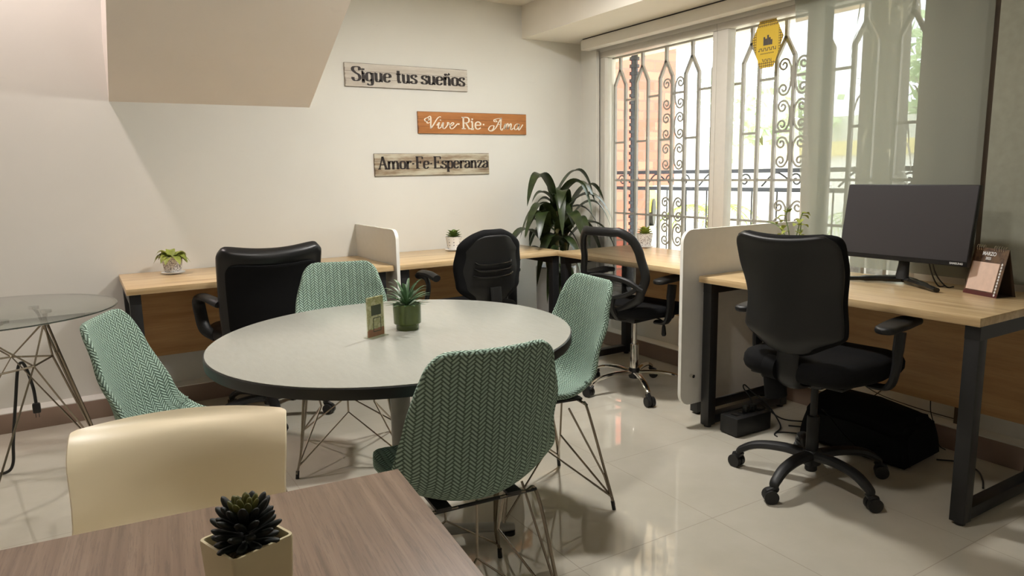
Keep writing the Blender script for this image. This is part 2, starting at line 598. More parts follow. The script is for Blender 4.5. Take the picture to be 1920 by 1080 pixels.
# window wall: pier by the corner, low wall, head, blind pier towards the camera
Y0, Y1 = 4.14, 1.80
bm = bmesh.new()
box(bm, XW, XW + .15, Y0, YW + .15, 0, 2.5)
box(bm, XW, XW + .15, Y1, Y0, 0, .38)
box(bm, XW, XW + .15, Y1, Y0, 2.09, 2.5)
box(bm, XW, XW + .15, -2.3, Y1, 0, 2.5)
struct('wall_right', bm, M['wall'])
struct('trim_2', bx(XW - .030, XW + .02, Y0 + .0, Y0 + .07, .104, 2.10), M['wall'])
struct('baseboard_right', bx(3.2, XW, -2.2, YW - .0, 0, .10, bev=.002), M['plinth'])
struct('trim_3', bx(3.202, XW, -2.2, YW, .10, .104), M['wall'])
struct('ceiling', bx(.19, 3.5, -2.3, YW, ZC, ZC + .1), M['ceiling'])
struct('trim_4', bx(2.775, 3.44, -2.3, YW, 2.18, ZC), M['ceiling'])          # dropped beam over the windows
# upper storey over the stair well
bm = bmesh.new()
box(bm, -2.5, .19, -2.3, YW, 3.6, 3.7)
box(bm, .19, .29, -2.3, YW, ZC + .1, 3.7)
struct('ceiling_stairwell', bm, M['ceiling'])
# sloping underside of the stair
k = math.tan(math.radians(28))
bm = bmesh.new()
zb, d = 1.665, 1.39
P = [(.194, YW, zb), (.194, YW, zb + .30), (.194, YW - d, ZC + .3), (.194, YW - d, zb + d * k)]
prism(bm, P, (1.056, 0, 0))
struct('trim_5', bm, M['soffit'])

# ---------------------------------------------------------------- windows
def window(name, y0, y1, z0, z1, panes, fw=.045):
    "frame with mullions; panes is the list of inner y ranges"
    root = new_obj(name, None)
    root['kind'] = 'structure'
    bm = bmesh.new()
    xa, xb = XW + .0, XW + .07
    box(bm, xa, xb, y1, y0, z1 - .04, z1, bev=.003)
    box(bm, xa, xb, y1, y0, z0, z0 + fw, bev=.003)
    edges = [y0] + [e for p in panes for e in p] + [y1]
    for a, b in zip(edges[0::2], edges[1::2]):
        box(bm, xa + (.004 if b - a else 0), xb, b, a, z0 + fw, z1 - .04, bev=.003)
    obj('window_frame', bm, M['framewhite'], root)
    for a, b in panes:
        bm = bmesh.new()
        box(bm, XW + .034, XW + .038, b, a, z0 + fw, z1 - .04)
        obj('pane', bm, M['winglass'], root)
    return root
window('window_1', Y0, 3.045, .38, 2.09, [(4.086, 3.078)])
window('window_2', 3.044, 2.335, .38, 2.09, [(2.962, 2.437)])
window('window_3', 2.334, Y1, .38, 2.09, [(2.334, 1.84)])

# white casing of the panel-blind track along the top of the wall
t = thing('blind_casing', 'long white casing of the blind track above the windows', 'blind casing', (3.2, 2.3, 2.10))
obj('casing', bx(-.035, .045, -4.4, 1.90, 0.003, .073, bev=.008), M['casing'], t)
obj('top_seal', bx(-.03, .088, -4.4, 1.88, .073, .079), M['blacksteel'], t)

def cloth_panel(name, ya_top, ya_bot, yb, z0, z1, x, wav):
    bm = bmesh.new()
    nu, nv = 30, 8
    for side in (0, .002):
        g = []
        for j in range(nv + 1):
            z = z0 + (z1 - z0) * j / nv
            row = []
            for i in range(nu + 1):
                ya = ya_bot + (ya_top - ya_bot) * j / nv
                y = ya + (yb - ya) * i / nu
                row.append(bm.verts.new((x + side + wav * math.sin(i * 1.3) * .4, y, z)))
            g.append(row)
        for j in range(nv):
            for i in range(nu): bm.faces.new((g[j][i], g[j][i + 1], g[j + 1][i + 1], g[j + 1][i]))
    return bm
o = obj('window_blind', cloth_panel('sheer', 2.475, 2.36, 1.525, .765, 2.10, 3.235, .004), M['sheer'])
tag(o, 'grey-green sheer blind panel hanging over the window behind the monitor', 'blind panel')
t = thing('window_blind', 'grey-green blind panel at the right edge, past the narrow gap', 'blind panel', (3.235, 1.0, 0))
obj('cloth', bx(-.004, .004, -.9, .502, .765, 2.10), M['casing'] if False else plain('opaque_blind_cloth', srgb(150, 150, 134), 0.85), t)
struct('trim_6', bx(3.262, 3.288, 1.512, 1.562, .104, 2.10), plain('brown_wall_strip', srgb(92, 76, 58), .6))

# security grille outside the glass
XG = 3.42
gr = thing('window_grille', 'light grey iron window grille with pointed arches and scrolls', 'window grille', (XG, 3.0, .40))
def gpart(name, bm): return obj(name, bm, M['grille'], gr)
def gl(y, z): return Vector((0, y - 3.0, z - .40))
arch = [4.06 - .2337 * i for i in range(10)]
rows_arch = [1.455, 1.184, .944, .62]
rows_gap = [1.75, 1.184, .944, .70]
for i, yc in enumerate(arch):
    if yc < 1.85: break
    for s in (1, -1):
        bm = bmesh.new()
        bar(bm, gl(yc + s * .058, .40), gl(yc + s * .058, 1.865), .019, .019, up=(1, 0, 0))
        bar(bm, gl(yc + s * .058, 1.86), gl(yc, 1.965), .019, .019, up=(1, 0, 0))
        gpart('upright', bm)
    bm = bmesh.new(); bar(bm, gl(yc, 1.955), gl(yc, 2.06), .019, .019, up=(1, 0, 0)); gpart('finial_bar', bm)
    for off_, rows in ((0, rows_arch), (-.117, rows_gap)):
        for z in rows:
            bm = bmesh.new(); bar(bm, gl(yc + off_ + .0585, z), gl(yc + off_ - .0585, z), .014, .014); gpart('rung', bm)
for z in (.41, 2.06):
    bm = bmesh.new(); bar(bm, gl(4.16, z), gl(1.82, z), .02, .02); gpart('rail', bm)
def spiral(bm, c, r0, turns, a0, sgn, lead=None, r=.006, plane='yz', n=26):
    pts = []
    for i in range(n + 1):
        f = i / n
        rr = r0 * (1 - f * .82)
        a = a0 + sgn * f * turns * 2 * PI
        pts.append(Vector((0, c[0] + rr * math.cos(a), c[1] + rr * math.sin(a))))
    if lead: pts = [Vector((0, l[0], l[1])) for l in lead] + pts
    tube(bm, pts, r, 6)
def scroll(yc, z, h, side):
    "one C scroll with curled ends; side +-1"
    bm = bmesh.new()
    r = .036
    spiral(bm, (yc - side * .0 - 3.0 + side * r * .2, z + h / 2 - r - .40), r, 1.4, PI / 2 + side * .9, -side,
           lead=[(yc - 3.0 - side * .042, z - .40), (yc - 3.0 - side * .036, z + h * .28 - .40)])
    spiral(bm, (yc - side * .0 - 3.0 + side * r * .2, z - h / 2 + r - .40), r, 1.4, -PI / 2 - side * .9, side,
           lead=[(yc - 3.0 - side * .042, z - .40), (yc - 3.0 - side * .036, z - h * .28 - .40)])
    gpart('scroll', bm)
for yc in (3.60 - .02, 3.47, 2.66, 2.55):
    side = 1 if yc in (3.58, 2.66) else -1
    for zc, h in ((1.75, .20), (1.54, .17), (1.34, .17)):
        scroll(yc, zc, h, side)
for yc, side in ((3.58, 1), (3.47, -1), (2.66, 1), (2.55, -1)):
    for zc, h in ((.99, .16), (.82, .15)): scroll(yc, zc, h, side)

# yellow security sticker on the glass
t = thing('window_sticker', 'yellow hexagonal security sticker on the upper window glass', 'sticker', (XW + .031, 2.708, 1.925))
hx = [(math.cos(math.radians(a)) * .118, math.sin(math.radians(a)) * .128) for a in (22, 68, 112, 158, 202, 248, 292, 338)]
hx = [(.105, .03), (.055, .125), (-.055, .125), (-.105, .03), (-.045, -.125), (.045, -.125)]
bm = bmesh.new(); prism(bm, [(0, a, b) for a, b in hx], (.0015, 0, 0))
st = NT('honeycomb_yellow_print')
v = st.add('ShaderNodeTexVoronoi'); v.inputs['Scale'].default_value = 75; v.inputs['Randomness'].default_value = 0.1
tc = st.coords(); st.link(tc, v.inputs['Vector'])
sp = st.add('ShaderNodeSeparateXYZ'); st.link(tc, sp.inputs[0])
ay, az = st.math('ABSOLUTE', sp.outputs[1]), st.math('ABSOLUTE', sp.outputs[2])
edge = st.math('GREATER_THAN', st.math('MAXIMUM', st.math('MULTIPLY', ay, 1.25), az), .092)
comb = st.math('MULTIPLY', edge, st.math('GREATER_THAN', v.outputs['Distance'], .38))
st.set(Base_Color=st.mix(comb, srgb(212, 178, 52), srgb(120, 96, 40)), Roughness=.5)
st.p.inputs['Transmission Weight'].default_value = 0
obj('sticker_face', bm, st.m, t)
M['stickerink'] = plain('dark_blue_ink', srgb(70, 66, 70), .6)
bm = bmesh.new()
for yy, h in ((-.028, .022), (-.016, .034), (-.004, .048), (.008, .030), (.020, .040)):
    box(bm, -.0015, 0, yy - .005, yy + .005, -.005, h)
obj('tower_emblem', bm, M['stickerink'], t)

def text_mesh(body, size, mat, name, parent, loc, rot, bold=0.0, extrude=0.0004, sx=1.0, align='CENTER'):
    cu = bpy.data.curves.new(name, 'FONT')
    cu.body = body
    cu.size = size
    cu.align_x = align
    cu.align_y = 'CENTER'
    cu.offset = bold
    cu.extrude = extrude
    tmp = bpy.data.objects.new(name + '_src', cu)
    COL.objects.link(tmp)
    dg = bpy.context.evaluated_depsgraph_get()
    dg.update()
    me = bpy.data.meshes.new_from_object(tmp.evaluated_get(dg))
    bpy.data.objects.remove(tmp)
    bpy.data.curves.remove(cu)
    me.materials.clear(); me.materials.append(mat)
    for v in me.vertices: v.co.x *= sx
    o = new_obj(name, me, parent)
    o.location = loc
    o.rotation_euler = rot
    return o
# the print faces the street and is too small to read from inside: rows of letter-sized marks
for zz, hh, ww, n in ((-.026, .017, .011, 9), (-.048, .006, .005, 15), (-.084, .014, .009, 6)):
    bm = bmesh.new()
    pitch = ww * 1.22
    prev_x = -(n - 1) / 2 * pitch
    for i in range(n):
        y = prev_x + i * pitch
        box(bm, -.0012, 0, y - ww * .36, y - ww * .12, zz - hh / 2, zz + hh / 2)
        box(bm, -.0012, 0, y - ww * .13, y + ww * .36, zz + (hh * .22 if i % 2 else -hh / 2), zz + (hh / 2 if i % 2 else -hh * .2))
    obj('print_row', bm, M['stickerink'], t)

# ---------------------------------------------------------------- outside
def ext(name, bm, mat, label, cat, kind=None, angle=35):
    o = obj(name, bm, mat, None, angle)
    if kind == 'structure': o['kind'] = 'structure'
    else: tag(o, label, cat, kind=kind)
    return o
ext('ground', bx(XW + .15, 40, -12, 30, -.30, -.10), plain('pale_paving', srgb(196, 188, 172), .8, nscale=2), '', '', 'structure')
bm = bmesh.new()
box(bm, 3.5, 6.83, 7.0, 7.3, 1.05, 4.2)
box(bm, 3.5, 6.35, 7.0, 7.3, -.1, 1.05)
ext('wall_outside', bm, M['brick'], '', '', 'structure')
ext('trim_7', bx(3.44, 5.15, -3, 8, 2.42, 2.60), plain('beige_eave', srgb(226, 206, 178), .8), '', '', 'structure')
ext('garden_wall', bx(18, 18.4, -14, 34, -.1, 2.6), plain('white_garden_wall', srgb(238, 236, 228), .8), 'long white garden wall across the street', 'wall')
fe = thing('iron_fence', 'black wrought iron fence with scrolls beyond the window grille', 'fence', (5.0, 4.0, -.1))
for z in (1.33, 1.17, .15):
    bm = bmesh.new(); bar(bm, (0, -5, z), (0, 2.2, z), .03, .035); obj('rail', bm, M['fence'], fe)
for i in range(26):
    y = 2.0 - i * .26
    bm = bmesh.new(); bar(bm, (0, y, .15), (0, y, 1.17), .012, .012); obj('baluster', bm, M['fence'], fe)
for i in range(9):
    y = 1.9 - i * .72
    bm = bmesh.new()
    spiral(bm, (y, 1.25), .06, 1.3, 0, 1, r=.008); spiral(bm, (y - .2, 1.25), .06, 1.3, PI, -1, r=.008)
    tube(bm, crom([(0, y + .06, 1.25), (0, y + .2, 1.31), (0, y + .34, 1.2)], 8), .008, 6)
    obj('scroll', bm, M['fence'], fe)
bm = bmesh.new()
tube(bm, [(0, 1.72, 0), (0, 1.72, 2.7)], .035, 10)
for i in range(34):
    z = .2 + i * .073
    tube(bm, [(0, 1.72, z), (0, 1.72, z + .03)], .052, 10)
obj('post', bm, M['fence'], fe)

def strap(bm, base, d, length, width, droop, n=10, lift=1.0, twist=0.0, fold=.18):
    "one strap leaf: base point, horizontal heading d, arches up then down"
    base = Vector(base)
    h = Vector((math.cos(d), math.sin(d), 0))
    side = Vector((-math.sin(d), math.cos(d), 0))
    rows = []
    for i in range(n + 1):
        f = i / n
        out = length * (f - .28 * f * f * droop)
        up = length * (lift * f - (lift * .5 + droop) * f * f)
        c = base + h * out * .8 + Vector((0, 0, up))
        w = width * (math.sin(PI * min(1, f ** .75 * .93 + .07)) ** .7) * .5 + .0006
        s = (side * math.cos(twist * f) + Vector((0, 0, 1)) * math.sin(twist * f))
        mid = c - Vector((0, 0, w * fold))
        rows.append((bm.verts.new(c - s * w), bm.verts.new(mid), bm.verts.new(c + s * w)))
    for a, b in zip(rows, rows[1:]):
        bm.faces.new((a[0], a[1], b[1], b[0])); bm.faces.new((a[1], a[2], b[2], b[1]))

def blob_tree(name, loc, r, h, mat, label, group=None, n=900, leaf=.28):
    t = thing(name, label, 'tree', loc, 0, group)
    bm = bmesh.new(); tube(bm, [(0, 0, 0), (.05, 0, h * .5), (0, .1, h)], [.16, .12, .07], 8)
    obj('trunk', bm, M['bark'], t)
    bm = bmesh.new()
    rnd = random.Random(hash(label) % 999 + 3)
    for _ in range(n):
        v = Vector((rnd.gauss(0, 1), rnd.gauss(0, 1), rnd.gauss(0, 1))).normalized() * r * rnd.uniform(.35, 1)
        v.z *= .75
        c = Vector((0, 0, h)) + v
        a = Vector((rnd.uniform(-1, 1), rnd.uniform(-1, 1), rnd.uniform(-1, 1))).normalized() * leaf
        b = a.orthogonal().normalized() * leaf * .45
        bm.faces.new([bm.verts.new(c + q) for q in (-a, b, a, -b)])
    obj('crown', bm, mat, t, angle=180)
    return t
M['treeleaf'] = leafmat('tree_leaf', srgb(120, 150, 70), srgb(180, 200, 120), .6, .35)
M['treeleaf2'] = leafmat('tree_leaf_pale', srgb(150, 176, 130), srgb(200, 214, 176), .6, .35)
random.seed(3)
trees = [((8.5, 14.2, -.1), 1.5, 1.7, 'treeleaf', 'leafy green tree right of the brick wall outside'),
         ((17, 14.0, -.1), 2.2, 3.0, 'treeleaf2', 'pale green tree seen behind the window mullion'),
         ((16.6, 8.2, -.1), 2.0, 3.4, 'treeleaf2', 'tall pale tree behind the yellow window sticker'),
         ((12, 3.4, -.1), 1.7, 3.0, 'treeleaf', 'bright green tree behind the sheer blind panel')]
for k_, (p, r, h, m, l) in enumerate(trees):
    blob_tree('tree', p, r, h, M[m], l, n=420)
# palm with arching fronds by the fence
def palm(loc, label, n, L, zc, mat, trunk_r=.05):
    t = thing('palm', label, 'palm', loc)
    bm = bmesh.new(); tube(bm, [(0, 0, 0), (0, 0, zc)], trunk_r, 10); obj('trunk', bm, M['bark'], t)
    bm = bmesh.new()
    rnd = random.Random(5)
    for i in range(n):
        a = 2 * PI * i / n + rnd.uniform(-.2, .2)
        pts = [Vector((math.cos(a) * L * f * .8, math.sin(a) * L * f * .8, zc + L * (.75 * f - .85 * f * f))) for f in [j / 14 for j in range(15)]]
        tube(bm, pts, .006, 4)
        sd = Vector((-math.sin(a), math.cos(a), 0))
        for j in range(2, 15):
            for s in (1, -1):
                b = pts[j]
                e = b + sd * s * L * .28 * (1 - j / 22) + (pts[min(14, j)] - pts[j - 1]) * 1.6 - Vector((0, 0, L * .07))
                w = (pts[j] - pts[j - 1]) * .22
                bm.faces.new([bm.verts.new(q) for q in (b - w, b + w, e)])
    obj('fronds', bm, mat, t, angle=180)
palm((6.5, 6.05, -.1), 'small palm with arching fronds just outside the iron fence', 14, .75, .8, M['treeleaf'])
palm((6.9, 4.2, -.1), 'low palm whose fronds show through the middle window', 12, .8, .75, M['treeleaf2'])
# thick palm trunk with hanging dry fronds seen through the sheer panel
t = thing('palm', 'thick grey palm trunk with hanging fronds behind the sheer panel', 'palm', (4.3, 2.61, -.1))
bm = bmesh.new(); tube(bm, [(0, 0, 0), (0, 0, 1.2), (0.02, .03, 2.5)], [.15, .14, .13], 16)
obj('trunk', bm, plain('grey_palm_bark', srgb(120, 118, 112), .9, var=.3, nscale=40, bump=.6), t)
bm = bmesh.new()
for i in range(46):
    a = random.uniform(0, 2 * PI)
    strap(bm, (math.cos(a) * .13, math.sin(a) * .13, 1.0 + random.random() * 1.45), a, .18, .02, 1.3, lift=.7)
obj('dry_fronds', bm, plain('pale_dry_frond', srgb(196, 196, 186), .7), t, angle=180)

# yellow taxi and kiosk across the street
t = thing('car', 'yellow car parked across the street, low in the left window', 'car', (10.6, 12.9, -.1), math.radians(40))
M['taxiyellow'] = plain('yellow_car_paint', srgb(240, 214, 40), .3)
bm = bmesh.new()
side = [(-2.0, .35), (2.0, .35), (2.05, .75), (1.3, .92), (.7, 1.38), (-.9, 1.40), (-1.5, .95), (-2.05, .85)]
prism(bm, [(x, -.8, z) for x, z in side], (0, 1.6, 0))
obj('body', bm, M['taxiyellow'], t)
for sx_ in (-1.25, 1.25):
    bm = bmesh.new(); tube(bm, [(sx_, -.84, .33), (sx_, .84, .33)], .33, 20); obj('wheel', bm, M['blackplastic'], t)
bm = bmesh.new(); prism(bm, [(x, -.81, z) for x, z in [(-1.25, .98), (1.1, .98), (.62, 1.31), (-.85, 1.33)]], (0, 1.62, 0))
obj('side_window', bm, plain('car_window', srgb(120, 128, 134), .2), t)
t = thing('kiosk', 'low yellow and white kiosk across the street in the middle window', 'kiosk', (13.5, 9.4, -.1))
obj('wall', bx(-1.0, 1.0, -3.2, 1.6, 0, 1.56), plain('white_kiosk_wall', srgb(238, 238, 230), .8), t)
obj('band', bx(-1.1, 1.1, -3.3, 1.7, 1.56, 1.82), plain('yellow_kiosk_band', srgb(226, 212, 150), .6), t)

# ---------------------------------------------------------------- wooden wall signs
def sm(*p): return ('s', p, 1)
def ln(*p, w=1): return ('l', p, w)
G = {
 'S': (.46, [sm((.40, .76), (.36, .96), (.22, 1.0), (.08, .94), (.05, .76), (.18, .57), (.34, .42), (.39, .2), (.30, .03), (.14, 0), (.05, .12), (.05, .24))]),
 'i': (.22, [ln((.1, .62), (.1, 0)), ln((.02, .62), (.12, .62)), ln((.02, 0), (.18, 0)), ln((.1, .78), (.1, .90))]),
 'g': (.45, [sm((.32, .5), (.2, .62), (.08, .54), (.05, .3), (.08, .08), (.2, .02), (.32, .14)), ln((.34, .62), (.34, -.1)), sm((.34, -.08), (.3, -.24), (.18, -.28), (.06, -.2))]),
 'u': (.46, [ln((.08, .62), (.08, .14)), sm((.08, .16), (.12, .02), (.22, 0), (.32, .12)), ln((.34, .62), (.34, 0)), ln((.34, 0), (.42, 0)), ln((.0, .62), (.08, .62)), ln((.26, .62), (.34, .62))]),
 'e': (.42, [ln((.06, .34), (.35, .34)), sm((.35, .34), (.33, .53), (.2, .62), (.08, .52), (.05, .3), (.08, .08), (.2, 0), (.35, .12))]),
 't': (.33, [ln((.14, .88), (.14, .12)), sm((.14, .14), (.18, .01), (.29, .05)), ln((.02, .62), (.27, .62))]),
 's': (.36, [sm((.31, .47), (.27, .6), (.16, .62), (.07, .54), (.09, .41), (.2, .32), (.3, .2), (.27, .04), (.15, 0), (.05, .05), (.03, .16))]),
 'n': (.46, [ln((.08, .62), (.08, 0)), sm((.09, .42), (.16, .59), (.26, .62), (.34, .48)), ln((.34, .5), (.34, 0)), ln((.0, .62), (.08, .62)), ln((.0, 0), (.16, 0)), ln((.27, 0), (.42, 0))]),
 'o': (.42, [sm((.2, .62), (.08, .54), (.05, .3), (.08, .08), (.2, 0), (.32, .08), (.35, .3), (.32, .54), (.2, .62))]),
 'A': (.56, [ln((.06, 0), (.26, 1.0), w=.35), ln((.26, 1.0), (.48, 0)), ln((.12, .34), (.4, .34)), ln((-.02, 0), (.14, 0)), ln((.38, 0), (.57, 0))]),
 'm': (.74, [ln((.08, .62), (.08, 0)), sm((.09, .42), (.16, .59), (.26, .62), (.34, .48)), ln((.35, .5), (.35, 0)), sm((.36, .42), (.44, .59), (.54, .62), (.62, .48)), ln((.63, .5), (.63, 0)), ln((.0, .62), (.08, .62)), ln((.0, 0), (.16, 0)), ln((.28, 0), (.42, 0)), ln((.56, 0), (.71, 0))]),
 'r': (.34, [ln((.08, .62), (.08, 0)), sm((.09, .4), (.16, .57), (.25, .62), (.31, .52)), ln((.0, .62), (.08, .62)), ln((.0, 0), (.18, 0))]),
 'F': (.50, [ln((.12, 1), (.12, 0)), ln((.02, .98), (.46, .98)), ln((.45, .98), (.45, .78), w=.4), ln((.12, .52), (.34, .52)), ln((.33, .62), (.33, .42), w=.4), ln((.02, .02), (.26, .02))]),
 'E': (.54, [ln((.12, 1), (.12, 0)), ln((.02, .98), (.48, .98)), ln((.47, .98), (.47, .78), w=.4), ln((.12, .52), (.34, .52)), ln((.33, .62), (.33, .42), w=.4), ln((.02, .02), (.5, .02)), ln((.49, .02), (.49, .24), w=.4)]),
 'p': (.44, [ln((.08, .62), (.08, -.28)), sm((.09, .46), (.17, .6), (.28, .6), (.36, .46), (.37, .24), (.32, .05), (.2, 0), (.1, .1)), ln((.0, .62), (.08, .62)), ln((0, -.28), (.18, -.28))]),
 'a': (.42, [sm((.06, .46), (.10, .58), (.2, .62), (.31, .54), (.33, .42)), ln((.33, .46), (.33, .04)), ln((.33, .02), (.4, .02)), sm((.32, .37), (.16, .33), (.06, .2), (.07, .05), (.18, 0), (.32, .12))]),
 'z': (.39, [ln((.05, .60), (.35, .60)), ln((.34, .60), (.05, .02)), ln((.05, .02), (.36, .02)), ln((.05, .6), (.05, .46), w=.4), ln((.36, .02), (.36, .18), w=.4)]),
 'R': (.52, [ln((.12, 1), (.12, 0)), sm((.1, .98), (.32, .98), (.43, .86), (.42, .62), (.3, .52), (.12, .5)), ln((.26, .5), (.44, .02)), ln((.02, .98), (.14, .98)), ln((.02, .02), (.24, .02)), ln((.38, .02), (.54, .02))]),
 'V*': (.55, [sm((.20, .50), (.10, .42), (.06, .60), (.16, .74), (.05, .86), (-.06, .74), (0, .58), (.10, .66)), sm((.05, .86), (.16, 1.0), (.22, .8), (.26, .3), (.30, -.02)), sm((.30, -.02), (.40, .35), (.52, .82), (.62, .98), (.68, .94))]),
 'i*': (.22, [sm((.0, .25), (.09, .5), (.08, .14), (.13, .0), (.24, .16)), ln((.13, .66), (.13, .74))]),
 'v*': (.36, [sm((.0, .2), (.06, .5), (.08, .1), (.17, .0), (.28, .3), (.27, .52), (.36, .46))]),
 'e*': (.38, [sm((-.02, .4), (.1, .24), (.21, .42), (.14, .52), (.05, .28), (.1, .02), (.22, .04), (.4, .44))]),
 'A*': (.80, [sm((.62, 1.0), (.48, .55), (.34, .1), (.12, -.16), (-.04, .0), (.06, .28), (.24, .30), (.2, .0), (.05, -.12)), sm((.62, 1.0), (.62, .4), (.63, .06), (.70, -.06), (.76, .1)), sm((.60, .95), (.42, .92), (.24, .82), (.26, .66), (.40, .66), (.30, .80)), sm((.44, .45), (.56, .42), (.68, .46))]),
 'm*': (.56, [sm((.0, .1), (.08, .5), (.07, .0)), sm((.07, .05), (.17, .48), (.24, .46), (.23, .0)), sm((.23, .05), (.34, .48), (.41, .46), (.40, .08), (.46, .0), (.55, .16))]),
 'a*': (.50, [sm((.30, .44), (.18, .52), (.05, .3), (.08, .02), (.2, .06), (.30, .44)), sm((.31, .50), (.28, .1), (.34, .0), (.52, .46))]),
 '.': (.24, [ln((.10, .34), (.10, .46))]),
 ' ': (.22, []),
}
G['ñ'] = (.46, G['n'][1] + [sm((.07, .74), (.14, .84), (.22, .78), (.30, .82), (.35, .9))])

def lettering(tokens, x0, x1, zbase, cap, thick, thin, mat, name, parent, shear=0.0, y=-.0126, smallscale=1.0):
    "stroke lettering stretched between x0 and x1; every token becomes a glyph of one painted word"
    total = sum(G[k][0] for k in tokens)
    kx = (x1 - x0) / total
    x = x0
    for tok in tokens:
        adv, strokes = G[tok]
        bm = bmesh.new()
        for kind, pts, wf in strokes:
            P = [Vector((p[0], p[1], 0)) for p in pts]
            if kind == 's': P = crom(P, 7)
            Q = [Vector((x + p.x * kx + shear * p.y * cap, y, zbase + p.y * cap)) for p in P]
            prev = None
            for i in range(len(Q)):
                t = (Q[min(i + 1, len(Q) - 1)] - Q[max(0, i - 1)]).normalized()
                w = (thin + (thick - thin) * abs(t.z) ** 1.4 * wf)
                if tok in ('i', 'i*', '.') and len(P) == 2 and abs(P[0].y - P[1].y) < .2: w = thick * (1 if tok != '.' else .9)
                n = Vector((t.z, 0, -t.x)) * w / 2
                a, b = bm.verts.new(Q[i] + n), bm.verts.new(Q[i] - n)
                if prev: bm.faces.new((prev[0], prev[1], b, a))
                prev = (a, b)
        x += adv * kx
        if not strokes:
            bm.free()
            continue
        r = bmesh.ops.extrude_face_region(bm, geom=bm.faces[:])
        for v in r['geom']:
            if isinstance(v, bmesh.types.BMVert): v.co.y -= .0008
        obj(name, bm, mat, parent)

def sign_mat(name, cols, cdark, seam=0.047):
    t = NT(name)
    v = t.coords((1.4, 20, 26))
    n1 = t.noise(v, 1.5, 6, .7)
    big = t.noise(t.coords((2.4, 1, 9)), 2.0, 4, .6)
    col = t.ramp(t.math('ADD', t.math('MULTIPLY', n1, .45), t.math('MULTIPLY', big, .55)), cols)
    tc = t.coords(); sp = t.add('ShaderNodeSeparateXYZ'); t.link(tc, sp.inputs[0])
    f = t.math('FRACT', t.math('DIVIDE', t.math('ADD', sp.outputs[2], 0.0), seam))
    d = t.math('MINIMUM', f, t.math('SUBTRACT', 1.0, f))
    ex = t.math('GREATER_THAN', t.math('ABSOLUTE', t.math('SUBTRACT', sp.outputs[0], .425)), t.math('ADD', .405, t.math('MULTIPLY', n1, .035)))
    ez = t.math('GREATER_THAN', t.math('ABSOLUTE', t.math('SUBTRACT', sp.outputs[2], .071)), t.math('ADD', .058, t.math('MULTIPLY', n1, .02)))
    col = t.mix(t.math('MULTIPLY', t.math('MAXIMUM', ex, ez), .55), col, cdark)
    col = t.mix(t.math('LESS_THAN', d, .018), col, cdark)
    t.set(Base_Color=col, Roughness=.75)
    t.bump(n1, .2, .0008)
    return t.m
def sign(label, x0, x1, z0, z1, mat, rot=0):
    t = thing('wall_sign', label, 'sign', (x0, YW, z0), 0)
    obj('board', bx(0, x1 - x0, -.012, 0, 0, z1 - z0, bev=.0012), mat, t)
    return t
M['inkblack'] = plain('dark_brown_paint', srgb(38, 28, 24), .6)
M['inkwhite'] = plain('cream_paint', srgb(240, 228, 208), .6)
s1 = sign('whitewashed plank sign reading Sigue tus sueños, topmost on the wall', 1.476, 2.325, 1.800, 1.942,
          sign_mat('whitewashed_planks', [(.3, srgb(176, 164, 150)), (.5, srgb(204, 196, 184)), (.7, srgb(220, 214, 204))], srgb(92, 78, 66)))
lettering(list('Sigue tus sueños'), .045, .83, .036, .083, .0205, .0055, M['inkblack'], 'painted_letter', s1)
s2 = sign('orange-brown plank sign reading Vive Rie Ama, right of the other signs', 1.951, 2.792, 1.520, 1.662,
          sign_mat('orange_brown_planks', [(.3, srgb(150, 92, 46)), (.5, srgb(178, 116, 62)), (.7, srgb(196, 134, 78))], srgb(84, 52, 30)))
lettering(['V*', 'i*', 'v*', 'e*'], .045, .28, .034, .078, .0095, .0035, M['inkwhite'], 'painted_letter', s2, shear=.22)
lettering(['.', 'R', 'i', 'e', '.'], .285, .51, .034, .078, .0125, .0065, M['inkwhite'], 'painted_letter', s2)
lettering(['A*', 'm*', 'a*'], .535, .805, .034, .080, .0095, .0035, M['inkwhite'], 'painted_letter', s2, shear=.10)
s3 = sign('weathered plank sign reading Amor Fe Esperanza, lowest on the wall', 1.639, 2.479, 1.249, 1.391,
          sign_mat('weathered_planks', [(.34, srgb(104, 74, 52)), (.45, srgb(150, 132, 108)), (.55, srgb(196, 188, 166)), (.68, srgb(206, 204, 186))], srgb(64, 46, 36)))
lettering(list('Amor') + ['.'] + list('Fe') + ['.'] + list('Esperanza'), .025, .835, .044, .078, .0165, .0050, M['inkblack'], 'painted_letter', s3)

# ---------------------------------------------------------------- desks
def desk(label, L, D, loc, rotz, legs, panel, end_panel=False):
    t = thing('desk', label, 'desk', loc, rotz)
    obj('desktop', bx(0, L, 0, D, .72, .75, bev=.0015), M['oak'], t)
    for xl in legs:
        fr = obj('leg_frame', bx(xl, xl + .05, .02, D - .04, .67, .7195), M['blacksteel'], t)
        for nm, b in (('leg', (xl, xl + .05, .02, .07, .012, .67)), ('leg', (xl, xl + .05, D - .09, D - .04, .012, .67)),
                      ('foot_bar', (xl + .001, xl + .049, .07, D - .09, .018, .062))):
            obj(nm, bx(*b, bev=.002), M['blacksteel'], fr)
        for yy in (.045, D - .065):
            bm = bmesh.new(); lathe(bm, [(.018, 0), (.018, .012)], 12, (xl + .025, yy)); obj('foot', bm, M['blackplastic'], fr)
    if panel:
        obj('modesty_panel', bx(panel[0], panel[1], D - .065 + (0.03 if panel[4:] else 0), D - .047 + (0.03 if panel[4:] else 0), panel[2], .7195), M['panel'], t)
    return t
desk('light oak desk at the left with black legs along the sign wall', 1.335, .635, (.152, 3.715, 0), 0, [.01, 1.24], (.065, 1.235, .285, .72))
desk('light oak desk with the black task chair, between left divider and corner plant', 1.13, .635, (1.515, 3.715, 0), 0, [.02, 1.07], (.08, .92, .285, .72))
